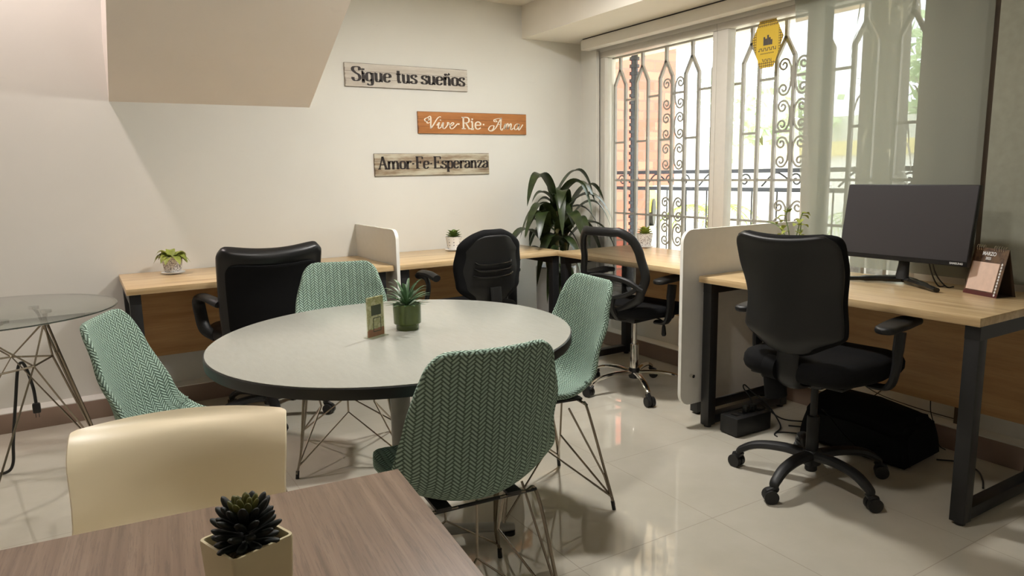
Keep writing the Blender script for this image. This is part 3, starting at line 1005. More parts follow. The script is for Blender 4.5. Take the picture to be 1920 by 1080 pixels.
desk('light oak desk under the window grille with the mesh chair', 1.27, .62, (2.60, 3.70, 0), -PI / 2, [.005, 1.16], (.12, 1.155, .345, .72))
d4 = desk('light oak desk at the right carrying the monitor and calendar', 1.245, .65, (2.50, 2.385, 0), -PI / 2, [.012, 1.19], (.065, 1.187, .238, .72))
st_ = obj('letter_sticker', bx(.628, .643, .5825, .5835, .444, .464), plain('white_sticker', srgb(230, 225, 215), .6), d4)
text_mesh('B', .016, M['inkblack'], 'letter', st_, (.6355, .5823, .4535), (PI / 2, 0, 0), bold=.0005)

def divider(label, loc, rotz, W, z0, z1, r=.055, th=.018):
    "board with rounded free corners; local x runs from the wall end (0) to the free end (W)"
    t = thing('desk_divider', label, 'divider', loc, rotz)
    pts = [(0, z0), (W - r, z0)]
    for k in range(1, 9):
        a = -PI / 2 + PI / 2 * k / 8
        pts.append((W - r + r * math.cos(a), z0 + r + r * math.sin(a)))
    pts.append((W, z1 - r))
    for k in range(1, 9):
        a = PI / 2 * k / 8
        pts.append((W - r + r * math.cos(a), z1 - r + r * math.sin(a)))
    pts.append((0, z1))
    bm = bmesh.new(); prism(bm, [(x, -th / 2, z) for x, z in pts], (0, th, 0))
    obj('board', bm, M['dividerface'], t)
    bm = bmesh.new()
    tube(bm, [(x, 0, z) for x, z in pts], .0012, 4, flat=th / .0024 * 1.02, up=(1, 0, 0))
    A = []
    bm.free()
    bm = bmesh.new()
    n = len(pts)
    prev = None
    for i, (x, z) in enumerate(pts):
        x2, z2 = pts[min(i + 1, n - 1)]; x1_, z1_ = pts[max(i - 1, 0)]
        tx, tz = x2 - x1_, z2 - z1_
        l = math.hypot(tx, tz); nx, nz = tz / l * .0015, -tx / l * .0015
        q = [bm.verts.new((x + nx * s, y, z + nz * s)) for s, y in ((0, -th / 2 - .0006), (1, -th / 2 - .0006), (1, th / 2 + .0006), (0, th / 2 + .0006))]
        if prev:
            for k in range(4): bm.faces.new((prev[k], prev[(k + 1) % 4], q[(k + 1) % 4], q[k]))
        prev = q
    obj('edge_band', bm, M['dividerrim'], t)
    return t
divider('white rounded divider board standing between the two desks on the sign wall', (1.502, 4.352, 0), -PI / 2, .66, .28, .95)
dv = divider('white rounded divider board between window desk and monitor desk', (3.27, 2.405, 0), PI, .865, .115, .972, .06)
bm = bmesh.new(); tube(bm, [(.80, .004, .26), (.80, .03, .26)], .009, 10); obj('bolt', bm, M['chrome'], dv)

# ---------------------------------------------------------------- round table
rt = thing('round_table', 'large round table with pale grey top and black edge', 'table', (.843, 2.109, 0))
RT = .584
ang = math.radians(41)
def disc(bm, prof): lathe(bm, prof, 96, sx=1.035, sy=.965, ang=ang)
bm = bmesh.new(); disc(bm, [(RT - .004, .7485), (RT - .004, .7500), (RT - .006, .7504)])
tt = NT('pale_speckled_laminate')
vv = tt.coords((1, 1, 1)); n1 = tt.noise(vv, 700, 2); n2 = tt.noise(tt.coords((30, 6, 1)), 3, 2)
tt.set(Base_Color=tt.ramp(tt.math('ADD', tt.math('MULTIPLY', n1, .7), tt.math('MULTIPLY', n2, .3)), [(.3, srgb(160, 161, 152)), (.7, srgb(172, 173, 164))]), Roughness=.22)
obj('tabletop', bm, tt.m, rt)
bm = bmesh.new(); disc(bm, [(RT - .02, .718), (RT - .001, .7185), (RT, .722), (RT, .746), (RT - .002, .7484)])
obj('black_edge', bm, M['rim'], rt)
bm = bmesh.new(); lathe(bm, [(.13, .705), (.13, .717)], 32); obj('top_plate', bm, M['greypaint'], rt)
bm = bmesh.new(); lathe(bm, [(.034, .045), (.033, .1), (.033, .705)], 32); obj('column', bm, M['greypaint'], rt)
for i in range(4):
    a = math.radians(-20 + 90 * i)
    bm = bmesh.new()
    dx, dy = math.cos(a), math.sin(a)
    pts = [(dx * .02, dy * .02, .05), (dx * .2, dy * .2, .042), (dx * .375, dy * .375, .028)]
    tube(bm, crom(pts, 6), [.030] * 6 + [.026] * 6 + [.02], 12, flat=.55, up=(-dy, dx, 0))
    lg = obj('foot', bm, M['greypaint'], rt)
    bm = bmesh.new(); lathe(bm, [(.018, 0), (.018, .014), (.008, .016), (.008, .03)], 16, (dx * .36, dy * .36)); obj('glide', bm, M['blackplastic'], lg)

# ---------------------------------------------------------------- green wire-legged chairs
def wire_base(t, zt=.405, fw=.225, fd=.225, tw=.17, td=.14, wr=.0052):
    feet = [(-fw, fd), (fw, fd), (fw, -fd), (-fw, -fd)]
    tops = [(-tw, td), (tw, td), (tw, -td), (-tw, -td)]
    for (fx, fy), (tx, ty) in zip(feet, tops):
        bm = bmesh.new()
        tube(bm, crom([(tx * .35, ty, zt), (tx * .8, ty, zt), (tx * 1.02, ty * 1.02, zt - .02), (fx * .9, fy * .92, .12), (fx, fy, .02)], 6), wr, 8)
        tube(bm, [(tx * .95, ty * .5, zt - .005), (fx * .88, fy * .88, .13), (fx * .995, fy * .985, .025)], wr * .75, 8)
        lg = obj('leg', bm, M['wire'], t)
        bm = bmesh.new(); tube(bm, [(fx * .985, fy * .98, .034), (fx * 1.0, fy * 1.0, .0)], .0075, 10); obj('foot_cap', bm, M['blackplastic'], lg)
    for k in range(4):
        a, b = feet[k], feet[(k + 1) % 4]
        mx, my = (a[0] + b[0]) / 2 * .52, (a[1] + b[1]) / 2 * .52
        bm = bmesh.new()
        tube(bm, [(a[0] * .97, a[1] * .97, .05), (mx, my, .235), (b[0] * .97, b[1] * .97, .05)], wr * .75, 8)
        tube(bm, [(mx, my, .235), ((tops[k][0] + tops[(k + 1) % 4][0]) / 2 * .9, (tops[k][1] + tops[(k + 1) % 4][1]) / 2 * .9, zt)], wr * .75, 8)
        obj('brace', bm, M['wire'], t)
    bm = bmesh.new()
    tube(bm, [(-tw, td, zt), (tw, td, zt)], wr, 8); tube(bm, [(-tw, -td, zt), (tw, -td, zt)], wr, 8)
    for s in (-1, 1): box(bm, s * .10 - .02, s * .10 + .02, -td - .01, td + .01, zt + .004, zt + .012)
    obj('seat_mount', bm, M['blacksteel'], t)

def knit_chair(label, cx, cy, rz, group='sage green chairs around the round table'):
    t = thing('shell_chair', label, 'chair', (cx, cy, 0), rz, group)
    path = [(.225, .432), (.208, .450), (.14, .446), (.0, .424), (-.10, .420), (-.165, .440), (-.205, .50), (-.228, .60), (-.250, .72), (-.272, .82), (-.280, .850)]
    hw = [(0, .185), (.2, .215), (.42, .232), (.55, .232), (.75, .208), (1, .165)]
    bl = [(0, .0), (.12, .018), (.3, .05), (.48, .095), (.65, .075), (.85, .04), (1, .025)]
    bm = shell(path, hw, bl, .020, 32, 56, rc=(.06, .06), edge=.45)
    obj('seat_shell', bm, M['knit'], t, angle=60)
    wire_base(t)
    return t
pos = {'A': (.955, 3.02, face_dir(-.30, -.95)), 'B': (1.41, 2.18, face_dir(-.99, .14)), 'C': (.83, 1.67, face_dir(.09, .995)), 'D': (.27, 2.33, face_dir(.93, -.37))}
c0 = knit_chair('sage green knit chair on the far side of the round table', *pos['A'])
def place(key, label):
    c = copy_tree(c0)
    c['label'] = label
    c.location = (pos[key][0], pos[key][1], 0)
    c.rotation_euler = (0, 0, pos[key][2])
    return c
place('B', 'sage green knit chair right of the round table, in front of the mesh chair')
place('C', 'sage green knit chair nearest the camera, its back turned to the viewer')
place('D', 'sage green knit chair at the left, beside the glass table')

# ---------------------------------------------------------------- white plastic chair
t = thing('shell_chair', 'cream white plastic chair behind the brown table', 'chair', (.091, 1.377, 0), face_dir(-.245, -.97))
path = [(.22, .41), (.2, .44), (.1, .445), (-.08, .435), (-.15, .46), (-.195, .54), (-.210, .60), (-.219, .66), (-.230, .695), (-.250, .717)]
bm = shell(path, [(0, .20), (.5, .208), (.8, .198), (1, .208)], [(0, .0), (.3, .02), (.5, .07), (.8, .085), (.92, .075), (1, .055)], .006, 28, 50, rc=(.05, .010), edge=.8, top=.052)
obj('seat_shell', bm, M['whiteplastic'], t, angle=60)
for s in (-1, 1):
    for u in (-1, 1):
        bm = bmesh.new(); tube(bm, [(s * .13, u * .12, .43), (s * .2, u * .2, 0)], [.016, .011], 10); obj('leg', bm, M['whiteplastic'], t)

# ---------------------------------------------------------------- office chairs
def castor(parent, x, y, heading, mat, r=.027):
    bm = bmesh.new()
    c, s = math.cos(heading), math.sin(heading)
    for o_ in (-.013, .013):
        px, py = x - s * o_ + c * .012, y + c * o_ + s * .012
        ex, ey = -s * .010, c * .010
        tube(bm, [(px - ex, py - ey, r), (px + ex, py + ey, r)], r, 18)
    tube(bm, [(x, y, r + .004), (x, y, .075)], .008, 8)
    tube(bm, [(x + c * .03, y + s * .03, r * .9), (x + c * .022, y + s * .022, r * 1.75), (x, y, r * 2.15), (x - c * .012, y - s * .012, r * 1.9)], .012, 8, flat=1.5)
    obj('castor', bm, mat, parent)

def star_base(t, R, a0, mat, style, hub_r=.032, col_mat=None, ztop=.42):
    hub = bmesh.new(); lathe(hub, [(hub_r * .9, .075), (hub_r, .085), (hub_r, .125), (hub_r * .8, .135)], 24)
    obj('hub', hub, M['blackplastic'], t)
    for k in range(5):
        a = a0 + 2 * PI * k / 5
        c, s = math.cos(a), math.sin(a)
        bm = bmesh.new()
        if style == 'chrome':
            pts = [(c * .02, s * .02, .108), (c * R * .45, s * R * .45, .112), (c * R * .8, s * R * .8, .098), (c * R * .98, s * R * .98, .072), (c * R, s * R, .058)]
            tube(bm, crom(pts, 5), [.017] * 10 + [.014] * 6 + [.012] * 5, 10, flat=.75, up=(-s, c, 0))
        else:
            pts = [(c * .02, s * .02, .112), (c * R * .4, s * R * .4, .122), (c * R * .75, s * R * .75, .112), (c * R * .97, s * R * .97, .08), (c * R, s * R, .062)]
            tube(bm, crom(pts, 5), [.030 - .0006 * i for i in range(21)], 10, flat=.7, up=(-s, c, 0))
        lg = obj('base_leg', bm, mat, t)
        castor(lg, c * R, s * R, a + 1.2 * math.sin(k * 2.1 + a0), M['blackplastic'])
    bm = bmesh.new(); lathe(bm, [(.024, .12), (.024, .27), (.021, .275)], 24); obj('column_sleeve', bm, col_mat or M['blackplastic'], t)
    bm = bmesh.new(); lathe(bm, [(.014, .27), (.014, ztop)], 20); obj('gas_lift', bm, M['chrome'] if col_mat else M['blackplastic'], t)
    obj('tilt_mechanism', bx(-.08, .08, -.10, .12, ztop - .005, ztop + .04, bev=.012), M['blackplastic'], t)

def seat(t, w, d, z, th, mat, yc=0.02, name='seat'):
    path = [(yc + d / 2, z - .03), (yc + d / 2 - .03, z - .008), (yc + d * .2, z), (yc, z - .004), (yc - d * .3, z), (yc - d / 2, z + .004)]
    bm = shell(path, [(0, w / 2 * .96), (.5, w / 2), (1, w / 2 * .9)], [(0, .0), (1, .012)], th, 24, 30, rc=(.09, .10), edge=.25, pw=3)
    return obj(name, bm, mat, t, angle=60)

def t_arm(t, s, x, y, z0, z1, length=.25, mat=None):
    "T-shaped armrest: post and pad"
    mat = mat or M['blackplastic']
    bm = bmesh.new()
    tube(bm, crom([(s * (x - .09), y, z0 - .04), (s * (x - .02), y, z0 - .03), (s * x, y + .005, z0 + .04), (s * x, y + .01, z1 - .10), (s * x, y + .02, z1 - .03)], 5), [.024] * 5 + [.028] * 5 + [.030] * 5 + [.034] * 6, 10, flat=.5, up=(0, 1, 0))
    a = obj('armrest', bm, mat, t)
    bm = shell([(y + length / 2, z1 - .006), (y + length / 2 - .04, z1 + .004), (y, z1 + .002), (y - length / 2, z1 - .004)], [(0, .040), (.5, .044), (1, .036)], [(0, 0), (1, 0)], .028, 12, 18, rc=(.038, .034), edge=.3)
    for v in bm.verts: v.co.x += s * x
    obj('arm_pad', bm, mat, a, angle=60)
    return a

# E: leather executive chair at the left desk
t = thing('office_chair', 'black leather executive chair pulled up to the left desk', 'office chair', (.765, 3.74, 0), face_dir(.0, 1))
star_base(t, .29, math.radians(-23), M['blackplastic'], 'plastic')
seat(t, .50, .48, .47, .09, M['leather'])
path = [(-.205, .44), (-.225, .52), (-.235, .62), (-.248, .73), (-.272, .84), (-.298, .895), (-.310, .912)]
bm = shell(path, [(0, .230), (.5, .240), (1, .243)], [(0, .05), (.5, .045), (1, .045)], .085, 28, 40, rc=(.05, .045), edge=.3, pw=3)
bk = obj('backrest', bm, M['leather'], t, angle=60)
path2 = [(-.250, .46), (-.272, .53), (-.282, .62), (-.294, .73), (-.314, .81), (-.328, .845)]
bm = shell(path2, [(0, .205), (1, .215)], [(0, .045), (1, .040)], .012, 20, 24, rc=(.04, .05), edge=.5)
obj('back_panel', bm, M['blackfabric'], bk, angle=60)
for s in (-1, 1):
    bm = bmesh.new()
    tube(bm, crom([(s * .235, -.20, .665), (s * .265, -.14, .680), (s * .285, .02, .675), (s * .290, .11, .64), (s * .285, .12, .58), (s * .275, .07, .50), (s * .23, .03, .462)], 6), .031, 12, flat=.6, up=(1, 0, 0))
    obj('armrest', bm, M['blackplastic'], t)

# F: task chair with moulded back cover
t = thing('office_chair', 'black task chair with ribbed plastic back, left of the corner plant', 'office chair', (1.895, 3.56, 0), face_dir(-.02, 1))
star_base(t, .28, .5, M['blackplastic'], 'plastic')
seat(t, .47, .46, .49, .07, M['blackfabric'])
path = [(-.195, .545), (-.212, .60), (-.216, .68), (-.222, .78), (-.240, .88), (-.256, .935), (-.262, .952)]
hw = [(0, .150), (.25, .198), (.5, .210), (.75, .195), (1, .150)]
bm = shell(path, hw, [(0, .03), (.5, .045), (1, .035)], .055, 28, 40, rc=(.11, .12), edge=.3, pw=3)
bk = obj('backrest', bm, M['blackfabric'], t, angle=60)
path = [(-.226, .552), (-.242, .61), (-.246, .68), (-.252, .78), (-.268, .875), (-.280, .925)]
bm = shell(path, [(a, b * .93) for a, b in hw], [(0, .045), (.5, .055), (1, .045)], .02, 28, 36, rc=(.10, .11), edge=.4)
cv = obj('back_cover', bm, M['blackplastic'], bk, angle=60)
for i, z in enumerate((.70, .735, .77)):
    bm = bmesh.new()
    y = -.262 - i * .002
    tube(bm, crom([(-.125 + i * .006, y + .018, z + .012), (-.09, y + .006, z), (0, y - .006, z - .004), (.09, y + .006, z), (.125 - i * .006, y + .018, z + .012)], 6), .0075, 8, flat=.8)
    obj('rib', bm, M['blackgloss'], cv)
bm = bmesh.new()
tube(bm, crom([(0, -.02, .455), (0, -.16, .45), (0, -.250, .47), (0, -.275, .55), (0, -.268, .64)], 6), .034, 12, flat=.35, up=(1, 0, 0))
obj('back_bracket', bm, M['blackplastic'], t)
for s in (-1, 1): 
    bm = bmesh.new()
    tube(bm, crom([(s * .12, .04, .45), (s * .24, .06, .46), (s * .265, .06, .52), (s * .262, .03, .62), (s * .262, .05, .675), (s * .262, .14, .69)], 6), .018, 10, flat=.7, up=(0, 1, 0))
    tube(bm, crom([(s * .262, -.08, .690), (s * .266, .0, .705), (s * .266, .1, .70), (s * .262, .15, .68)], 5), .020, 10, flat=1.2, up=(0, 0, 1))
    obj('armrest', bm, M['blackplastic'], t)

# G: mesh chair with chrome base
t = thing('office_chair', 'black mesh-back chair with chrome star base at the window desk', 'office chair', (2.64, 3.0, 0), face_dir(.985, .16))
star_base(t, .29, math.radians(172 + 80.8), M['chrome'], 'chrome', col_mat=M['chrome'])
seat(t, .47, .45, .485, .065, M['blackfabric'])
def outline_pts(path, hw, bl, rc, n=40):
    b = []
    bm = shell(path, hw, bl, .01, 2, n, rc=rc, border=b)
    bm.free()
    L_ = [p for j, i, p in b if i == 0]
    R_ = [p for j, i, p in b if i != 0]
    return R_ + L_[::-1]
path = [(-.19, .50), (-.225, .57), (-.236, .66), (-.246, .76), (-.264, .85), (-.288, .915), (-.296, .93)]
hw = [(0, .120), (.22, .19), (.45, .222), (.7, .20), (1, .160)]
bl = [(0, .03), (.5, .055), (1, .04)]
bk_pts = outline_pts(path, hw, bl, (.08, .07))
bm = bmesh.new(); tube(bm, bk_pts, .019, 10, closed=True, flat=1.3)
bk = obj('backrest_frame', bm, M['blackplastic'], t, angle=60)
bm = shell([(-.234, .64), (-.240, .70), (-.248, .78), (-.264, .85), (-.286, .91)], [(0, .19), (.3, .205), (1, .16)], [(0, .05), (1, .04)], .002, 18, 14, rc=(.0, .05), edge=1)
obj('mesh', bm, M['mesh'], bk, angle=60)
bm = bmesh.new()
tube(bm, crom([(-.205, -.19, .625), (-.12, -.225, .675), (0, -.245, .69), (.12, -.225, .675), (.205, -.19, .625)], 6), .014, 10, flat=1.6)
tube(bm, crom([(-.215, -.19, .66), (-.12, -.228, .60), (0, -.245, .575), (.12, -.228, .60), (.215, -.19, .66)], 6), .010, 10, flat=1.5)
for s in (-1, 1): tube(bm, crom([(s * .05, -.243, .58), (s * .035, -.235, .52), (s * .03, -.17, .455), (s * .03, -.05, .45)], 5), .016, 10)
obj('lumbar_brace', bm, M['blackplastic'], bk)
bm = shell([(-.232, .59), (-.240, .635), (-.246, .68)], [(0, .12), (.5, .10), (1, .12)], [(0, .04), (1, .04)], .002, 14, 6, rc=(.0, .0), edge=1)
obj('mesh', bm, M['mesh'], bk, angle=60)
for s in (-1, 1): t_arm(t, s, .255, -.02, .47, .675, .24)
bm = bmesh.new()
tube(bm, crom([(.08, .03, .445), (.13, .03, .44), (.175, .03, .425), (.18, .03, .405)], 4), .005, 8)
tube(bm, [(.18, .03, .41), (.181, .03, .395), (.182, .03, .355), (.182, .03, .345)], [.006, .010, .014, .010], 10)
obj('height_lever', bm, M['blackplastic'], t)
bm = bmesh.new(); tube(bm, [(.0, .16, .44), (.14, .16, .44)], .024, 14); obj('tension_knob', bm, M['blackplastic'], t)

# H: big black chair in front of the monitor
t = thing('office_chair', 'large black high-back chair facing the monitor desk', 'office chair', (2.42, 1.68, 0), face_dir(.99, .12))
star_base(t, .285, math.radians(117 + 83), M['blackplastic'], 'plastic', hub_r=.04)
bm = bmesh.new(); lathe(bm, [(.020, .045), (.024, .05), (.024, .09)], 20); obj('column_end', bm, M['blackplastic'], t)
seat(t, .50, .50, .495, .10, M['blackfabric'], yc=.03)
obj('seat_pan', bx(-.19, .19, -.16, .20, .445, .46, bev=.01), M['blackplastic'], t)
path = [(-.195, .565), (-.22, .62), (-.228, .71), (-.240, .83), (-.268, .95), (-.292, 1.00), (-.298, 1.015)]
hw = [(0, .140), (.2, .200), (.45, .190), (.75, .208), (1, .205)]
bm = shell(path, hw, [(0, .05), (.4, .07), (1, .045)], .045, 30, 44, rc=(.10, .06), edge=.35, pw=3)
bk = obj('backrest', bm, M['blackfabric'], t, angle=60)
path = [(-.218, .570), (-.246, .63), (-.254, .71), (-.267, .83), (-.294, .94), (-.316, .995), (-.322, 1.005)]
bm = shell(path, [(a, b * .98) for a, b in hw], [(0, .055), (.4, .07), (1, .045)], .02, 30, 44, rc=(.10, .06), edge=.4)
obj('back_cover', bm, M['blackplastic'], bk, angle=60)
bm = bmesh.new()
tube(bm, crom([(0, .02, .445), (0, -.13, .435), (0, -.20, .46), (0, -.215, .53), (0, -.205, .60)], 6), .045, 12, flat=.4, up=(1, 0, 0))
obj('back_bracket', bm, M['blackplastic'], t)
bm = bmesh.new(); tube(bm, [(-.09, -.20, .50), (-.04, -.20, .50)], .045, 18); tube(bm, [(-.065, -.195, .50), (-.06, -.18, .38)], .042, 12, flat=.6)
obj('back_knob', bm, M['blackfabric'], t)
for s in (-1, 1): t_arm(t, s, .285, .03, .48, .685, .27)
bm = bmesh.new(); tube(bm, [(-.05, .0, .43), (-.17, -.02, .425), (-.2, -.02, .405)], .007, 8); tube(bm, [(-.17, -.02, .425), (-.22, -.02, .40)], .011, 8); obj('height_lever', bm, M['blackplastic'], t)

# ---------------------------------------------------------------- glass side table
t = thing('glass_table', 'round clear glass table on a chromed wire base at the left', 'table', (-.328, 3.42, 0))
bm = bmesh.new(); lathe(bm, [(.425, .740), (.4315, .742), (.4315, .748), (.425, .750)], 96)
obj('glass_top', bm, M['tableglass'], t)
bm = bmesh.new()
for z in (.7415, .7485):
    pts = [(math.cos(2 * PI * k / 96) * .4318, math.sin(2 * PI * k / 96) * .4318, z) for k in range(96)]
tube(bm, [(math.cos(2 * PI * k / 96) * .4305, math.sin(2 * PI * k / 96) * .4305, .745) for k in range(96)], .0022, 6, closed=True, flat=1.8, up=(0, 0, 1))
obj('glass_edge', bm, plain('dark_glass_edge', srgb(30, 42, 36), .15), t)
for k in range(3):
    a = math.radians(20 + 120 * k)
    c, s = math.cos(a), math.sin(a)
    q = lambda r, z, o=0.0: (c * r - s * o, s * r + c * o, z)
    bm = bmesh.new()
    tube(bm, crom([q(.16, .728, .07), q(.165, .712, .05), q(.175, .66, .028), q(.335, .05, .006), q(.344, .0)], 5), .0055, 8)
    tube(bm, crom([q(.16, .728, -.07), q(.165, .712, -.05), q(.175, .66, -.028), q(.335, .05, -.006), q(.344, .0)], 5), .0055, 8)
    tube(bm, [q(.168, .70), q(.185, .53), q(.33, .07)], .0042, 8)
    lg = obj('leg', bm, M['wire'], t)
    bm = bmesh.new()
    for o_ in (-.07, .07):
        c_ = q(.16, 0, o_)
        lathe(bm, [(.02, .728), (.02, .7395)], 20, (c_[0], c_[1]))
    obj('glass_bracket', bm, M['chrome'], lg)
    a2 = math.radians(20 + 120 * k + 60); c2, s2 = math.cos(a2), math.sin(a2)
    a3 = math.radians(20 + 120 * (k + 1)); c3, s3 = math.cos(a3), math.sin(a3)
    bm = bmesh.new()
    tube(bm, [q(.325, .07), (c2 * .15, s2 * .15, .53), (c3 * .325, s3 * .325, .07)], .0042, 8)
    tube(bm, [q(.17, .68), (c2 * .15, s2 * .15, .53), (c3 * .17, s3 * .17, .68)], .0042, 8)
    tube(bm, [q(.185, .53), (c2 * .15, s2 * .15, .53), (c3 * .185, s3 * .185, .53)], .0042, 8)
    obj('brace', bm, M['wire'], t)

t = thing('power_cable', 'black power cable draped through the glass table base, plug dangling', 'cable', (-.34, 3.62, 0))
bm = bmesh.new()
tube(bm, crom([(-.22, .10, .010), (-.10, .04, .007), (-.04, .01, .012), (-.012, 0, .05), (.0, 0, .15), (.03, -.01, .34), (.05, -.02, .46), (.065, -.02, .493), (.08, -.02, .47), (.097, -.03, .38), (.10, -.03, .31)], 8), .0065, 8)
obj('cord', bm, M['rim'], t)
bm = bmesh.new(); box(bm, .085, .115, -.042, -.018, .265, .31, bev=.006)
for s in (-.006, .006): box(bm, .10 + s - .001, .10 + s + .001, -.033, -.028, .245, .267)
obj('plug', bm, M['blackplastic'], t)

# ---------------------------------------------------------------- brown table in the foreground
t = thing('brown_table', 'taupe wood-grain table in the foreground', 'table', (.43, 1.10, 0), math.radians(-5.5))
obj('tabletop', bx(-1.25, 0, -.95, 0, .722, .75, bev=.002), M['greywood'], t)
for x in (-1.2, -.09):
    for y in (-.9, -.09): obj('leg', bx(x, x + .05, y, y + .05, 0, .722), M['blacksteel'], t)

# ---------------------------------------------------------------- potted plants
def soil(t, r, z, mat, parent, n=70, peb=.006, sq=None):
    bm = bmesh.new()
    rnd = random.Random(11)
    if sq: box(bm, -sq, sq, -sq, sq, z - .01, z)
    else: lathe(bm, [(r, z - .008), (r, z)], 24)
    for _ in range(n):
        if sq: x, y = rnd.uniform(-sq, sq) * .92, rnd.uniform(-sq, sq) * .92
        else:
            a, rr = rnd.uniform(0, 2 * PI), r * math.sqrt(rnd.random()) * .92
            x, y = math.cos(a) * rr, math.sin(a) * rr
        rr = bmesh.ops.create_icosphere(bm, subdivisions=1, radius=peb * rnd.uniform(.6, 1.1))
        for v in rr['verts']: v.co = Vector((v.co.x * 1.2 + x, v.co.y + y, v.co.z * .7 + z))
    return obj('soil', bm, mat, parent)

def cup(t, prof, mat, n=48, name='pot'):
    bm = bmesh.new(); lathe(bm, prof, n); return obj(name, bm, mat, t)

def leafy(bm, n, L, w, z, rnd, spread=(.2, 1.2), droop=1.0):
    for i in range(n):
        a = rnd.uniform(0, 2 * PI)
        e = rnd.uniform(*spread)
        strap(bm, (math.cos(a) * .006, math.sin(a) * .006, z + rnd.uniform(0, .01)), a, L * rnd.uniform(.7, 1.1), w, droop, 6, lift=e, fold=.3)

def small_pot(label, loc, mat, leafm, kind, group=None, sc=1.32):
    t = thing('potted_plant', label, 'plant', loc, 0, group)
    cup(t, [(.018, .004), (.034, .004), (.044, .006), (.046, .010), (.040, .011)], M['potwhite'], name='saucer')
    cup(t, [(.030, .011), (.032, .012), (.041, .078), (.0385, .078), (.036, .066)], mat)
    soil(t, .036, .068, M['soil'], t, 26, .004)
    bm = bmesh.new(); rnd = random.Random(int(loc[0] * 100))
    if kind == 'leafy':
        leafy(bm, 30, .090, .034, .068, rnd, (.5, 1.5), .6)
    else:
        for ring, (n, el, L) in enumerate(((9, .25, .05), (9, .6, .048), (7, 1.0, .042), (5, 1.6, .036))):
            for k_ in range(n):
                a = 2 * PI * k_ / n + ring * .35
                strap(bm, (math.cos(a) * .004, math.sin(a) * .004, .07 + ring * .005), a, L, .024, .0, 5, lift=el, fold=.35)
    obj('foliage', bm, leafm, t, angle=180)
    t.scale = (sc, sc, sc * .92)
    return t
small_pot('small lime-leaved plant in a grey-flecked pot on the left desk', (.405, 4.19, .75), M['potspeck'], M['leaflime'], 'leafy')
small_pot('small green succulent in a white dotted pot, left of the task chair', (2.105, 4.19, .75), M['potdots'], M['leafmid'], 'rosette')
small_pot('small lime succulent in a flecked pot before the window', (3.16, 3.50, .75), M['potspeck'], M['leaflime'], 'rosette')

# green pot on the round table
t = thing('potted_plant', 'spiky green plant in an olive ceramic pot on the round table', 'plant', (.892, 2.135, .7505))
cup(t, [(.030, 0), (.036, 0), (.0375, .004), (.0375, .016), (.045, .022), (.046, .085), (.0425, .086), (.041, .074)], M['potgreen'])
soil(t, .041, .076, M['soil'], t, 60, .0055)
bm = bmesh.new(); rnd = random.Random(4)
for ring, (n, el, L) in enumerate(((12, .35, .095), (12, .8, .10), (9, 1.3, .092), (6, 2.2, .07))):
    for k_ in range(n):
        a = 2 * PI * k_ / n + ring * .3 + rnd.uniform(-.1, .1)
        strap(bm, (math.cos(a) * .003, math.sin(a) * .003, .076 + ring * .004), a, L, .0095, .05, 6, lift=el, fold=.4)
obj('foliage', bm, M['leafspike'], t, angle=180)

# acrylic card holder
t = thing('card_holder', 'clear acrylic holder with a printed card beside the olive pot', 'card holder', (.765, 2.089, .7505), math.radians(27))
bm = bmesh.new()
box(bm, -.038, .038, -.004, -.0025, 0, .13); box(bm, -.038, .038, .0025, .004, 0, .13); box(bm, -.038, .038, -.02, .02, 0, .002)
obj('holder', bm, M['acrylic'], t)
ct = NT('pale_leaf_print_card'); nn_ = ct.noise(ct.coords((1, 1, 1)), 34, 4, .7)
cs = ct.add('ShaderNodeSeparateXYZ'); ct.link(ct.coords(), cs.inputs[0])
cc = ct.ramp(nn_, [(.42, srgb(206, 200, 160)), (.5, srgb(176, 168, 124)), (.55, srgb(216, 208, 176))])
ct.set(Base_Color=ct.mix(ct.math('LESS_THAN', cs.outputs[2], ct.math('ADD', .012, ct.math('MULTIPLY', nn_, .03))), cc, srgb(170, 112, 84)), Roughness=.5)
cd = obj('card', bx(-.036, .036, -.0022, .0022, .003, .128), ct.m, t)
gt = plain('dark_green_print', srgb(58, 66, 44), .5)
bm = bmesh.new(); box(bm, -.020, .024, -.0028, -.0022, .070, .102)
obj('green_block', bm, gt, cd)
bm = bmesh.new()
for r_, w_ in ((.0165, .0022),):
    for s in (-1, 1):
        box(bm, .004 - r_, .004 + r_, -.0028, -.0022, .040 + s * r_ * 1.3 - w_ / 2, .040 + s * r_ * 1.3 + w_ / 2)
        box(bm, .004 + s * r_ - w_ / 2, .004 + s * r_ + w_ / 2, -.0028, -.0022, .040 - r_ * 1.3, .040 + r_ * 1.3)
obj('printed_frame', bm, gt, cd)

# cube pot in the foreground
t = thing('potted_plant', 'dark succulent rosette in a cream cube pot on the brown table', 'plant', (.1295, .8215, .75), math.radians(19))
hw_ = .0392
bm = bmesh.new()
o2, i2 = [], []
ol = rrect(hw_ * 2, hw_ * 2, .007, 5)
il = rrect(hw_ * 2 - .009, hw_ * 2 - .009, .004, 5)
lv = [(ol, 0, .90), (ol, .088, 1.0), (ol, .0905, .985), (il, .0905, 1.02), (il, .089, 1.0), (il, .074, .98)]
rings = [[bm.verts.new((x * s_, y * s_, z)) for x, y in P_] for P_, z, s_ in lv]
for a, b in zip(rings, rings[1:]):
    n = len(a)
    for k_ in range(n): bm.faces.new((a[k_], a[(k_ + 1) % n], b[(k_ + 1) % n], b[k_]))
bm.faces.new(rings[0][::-1]); bm.faces.new(rings[-1])
obj('pot', bm, M['potcream'], t, angle=50)
soil(t, 0, .078, M['gravel'], t, 190, .0036, sq=.033)
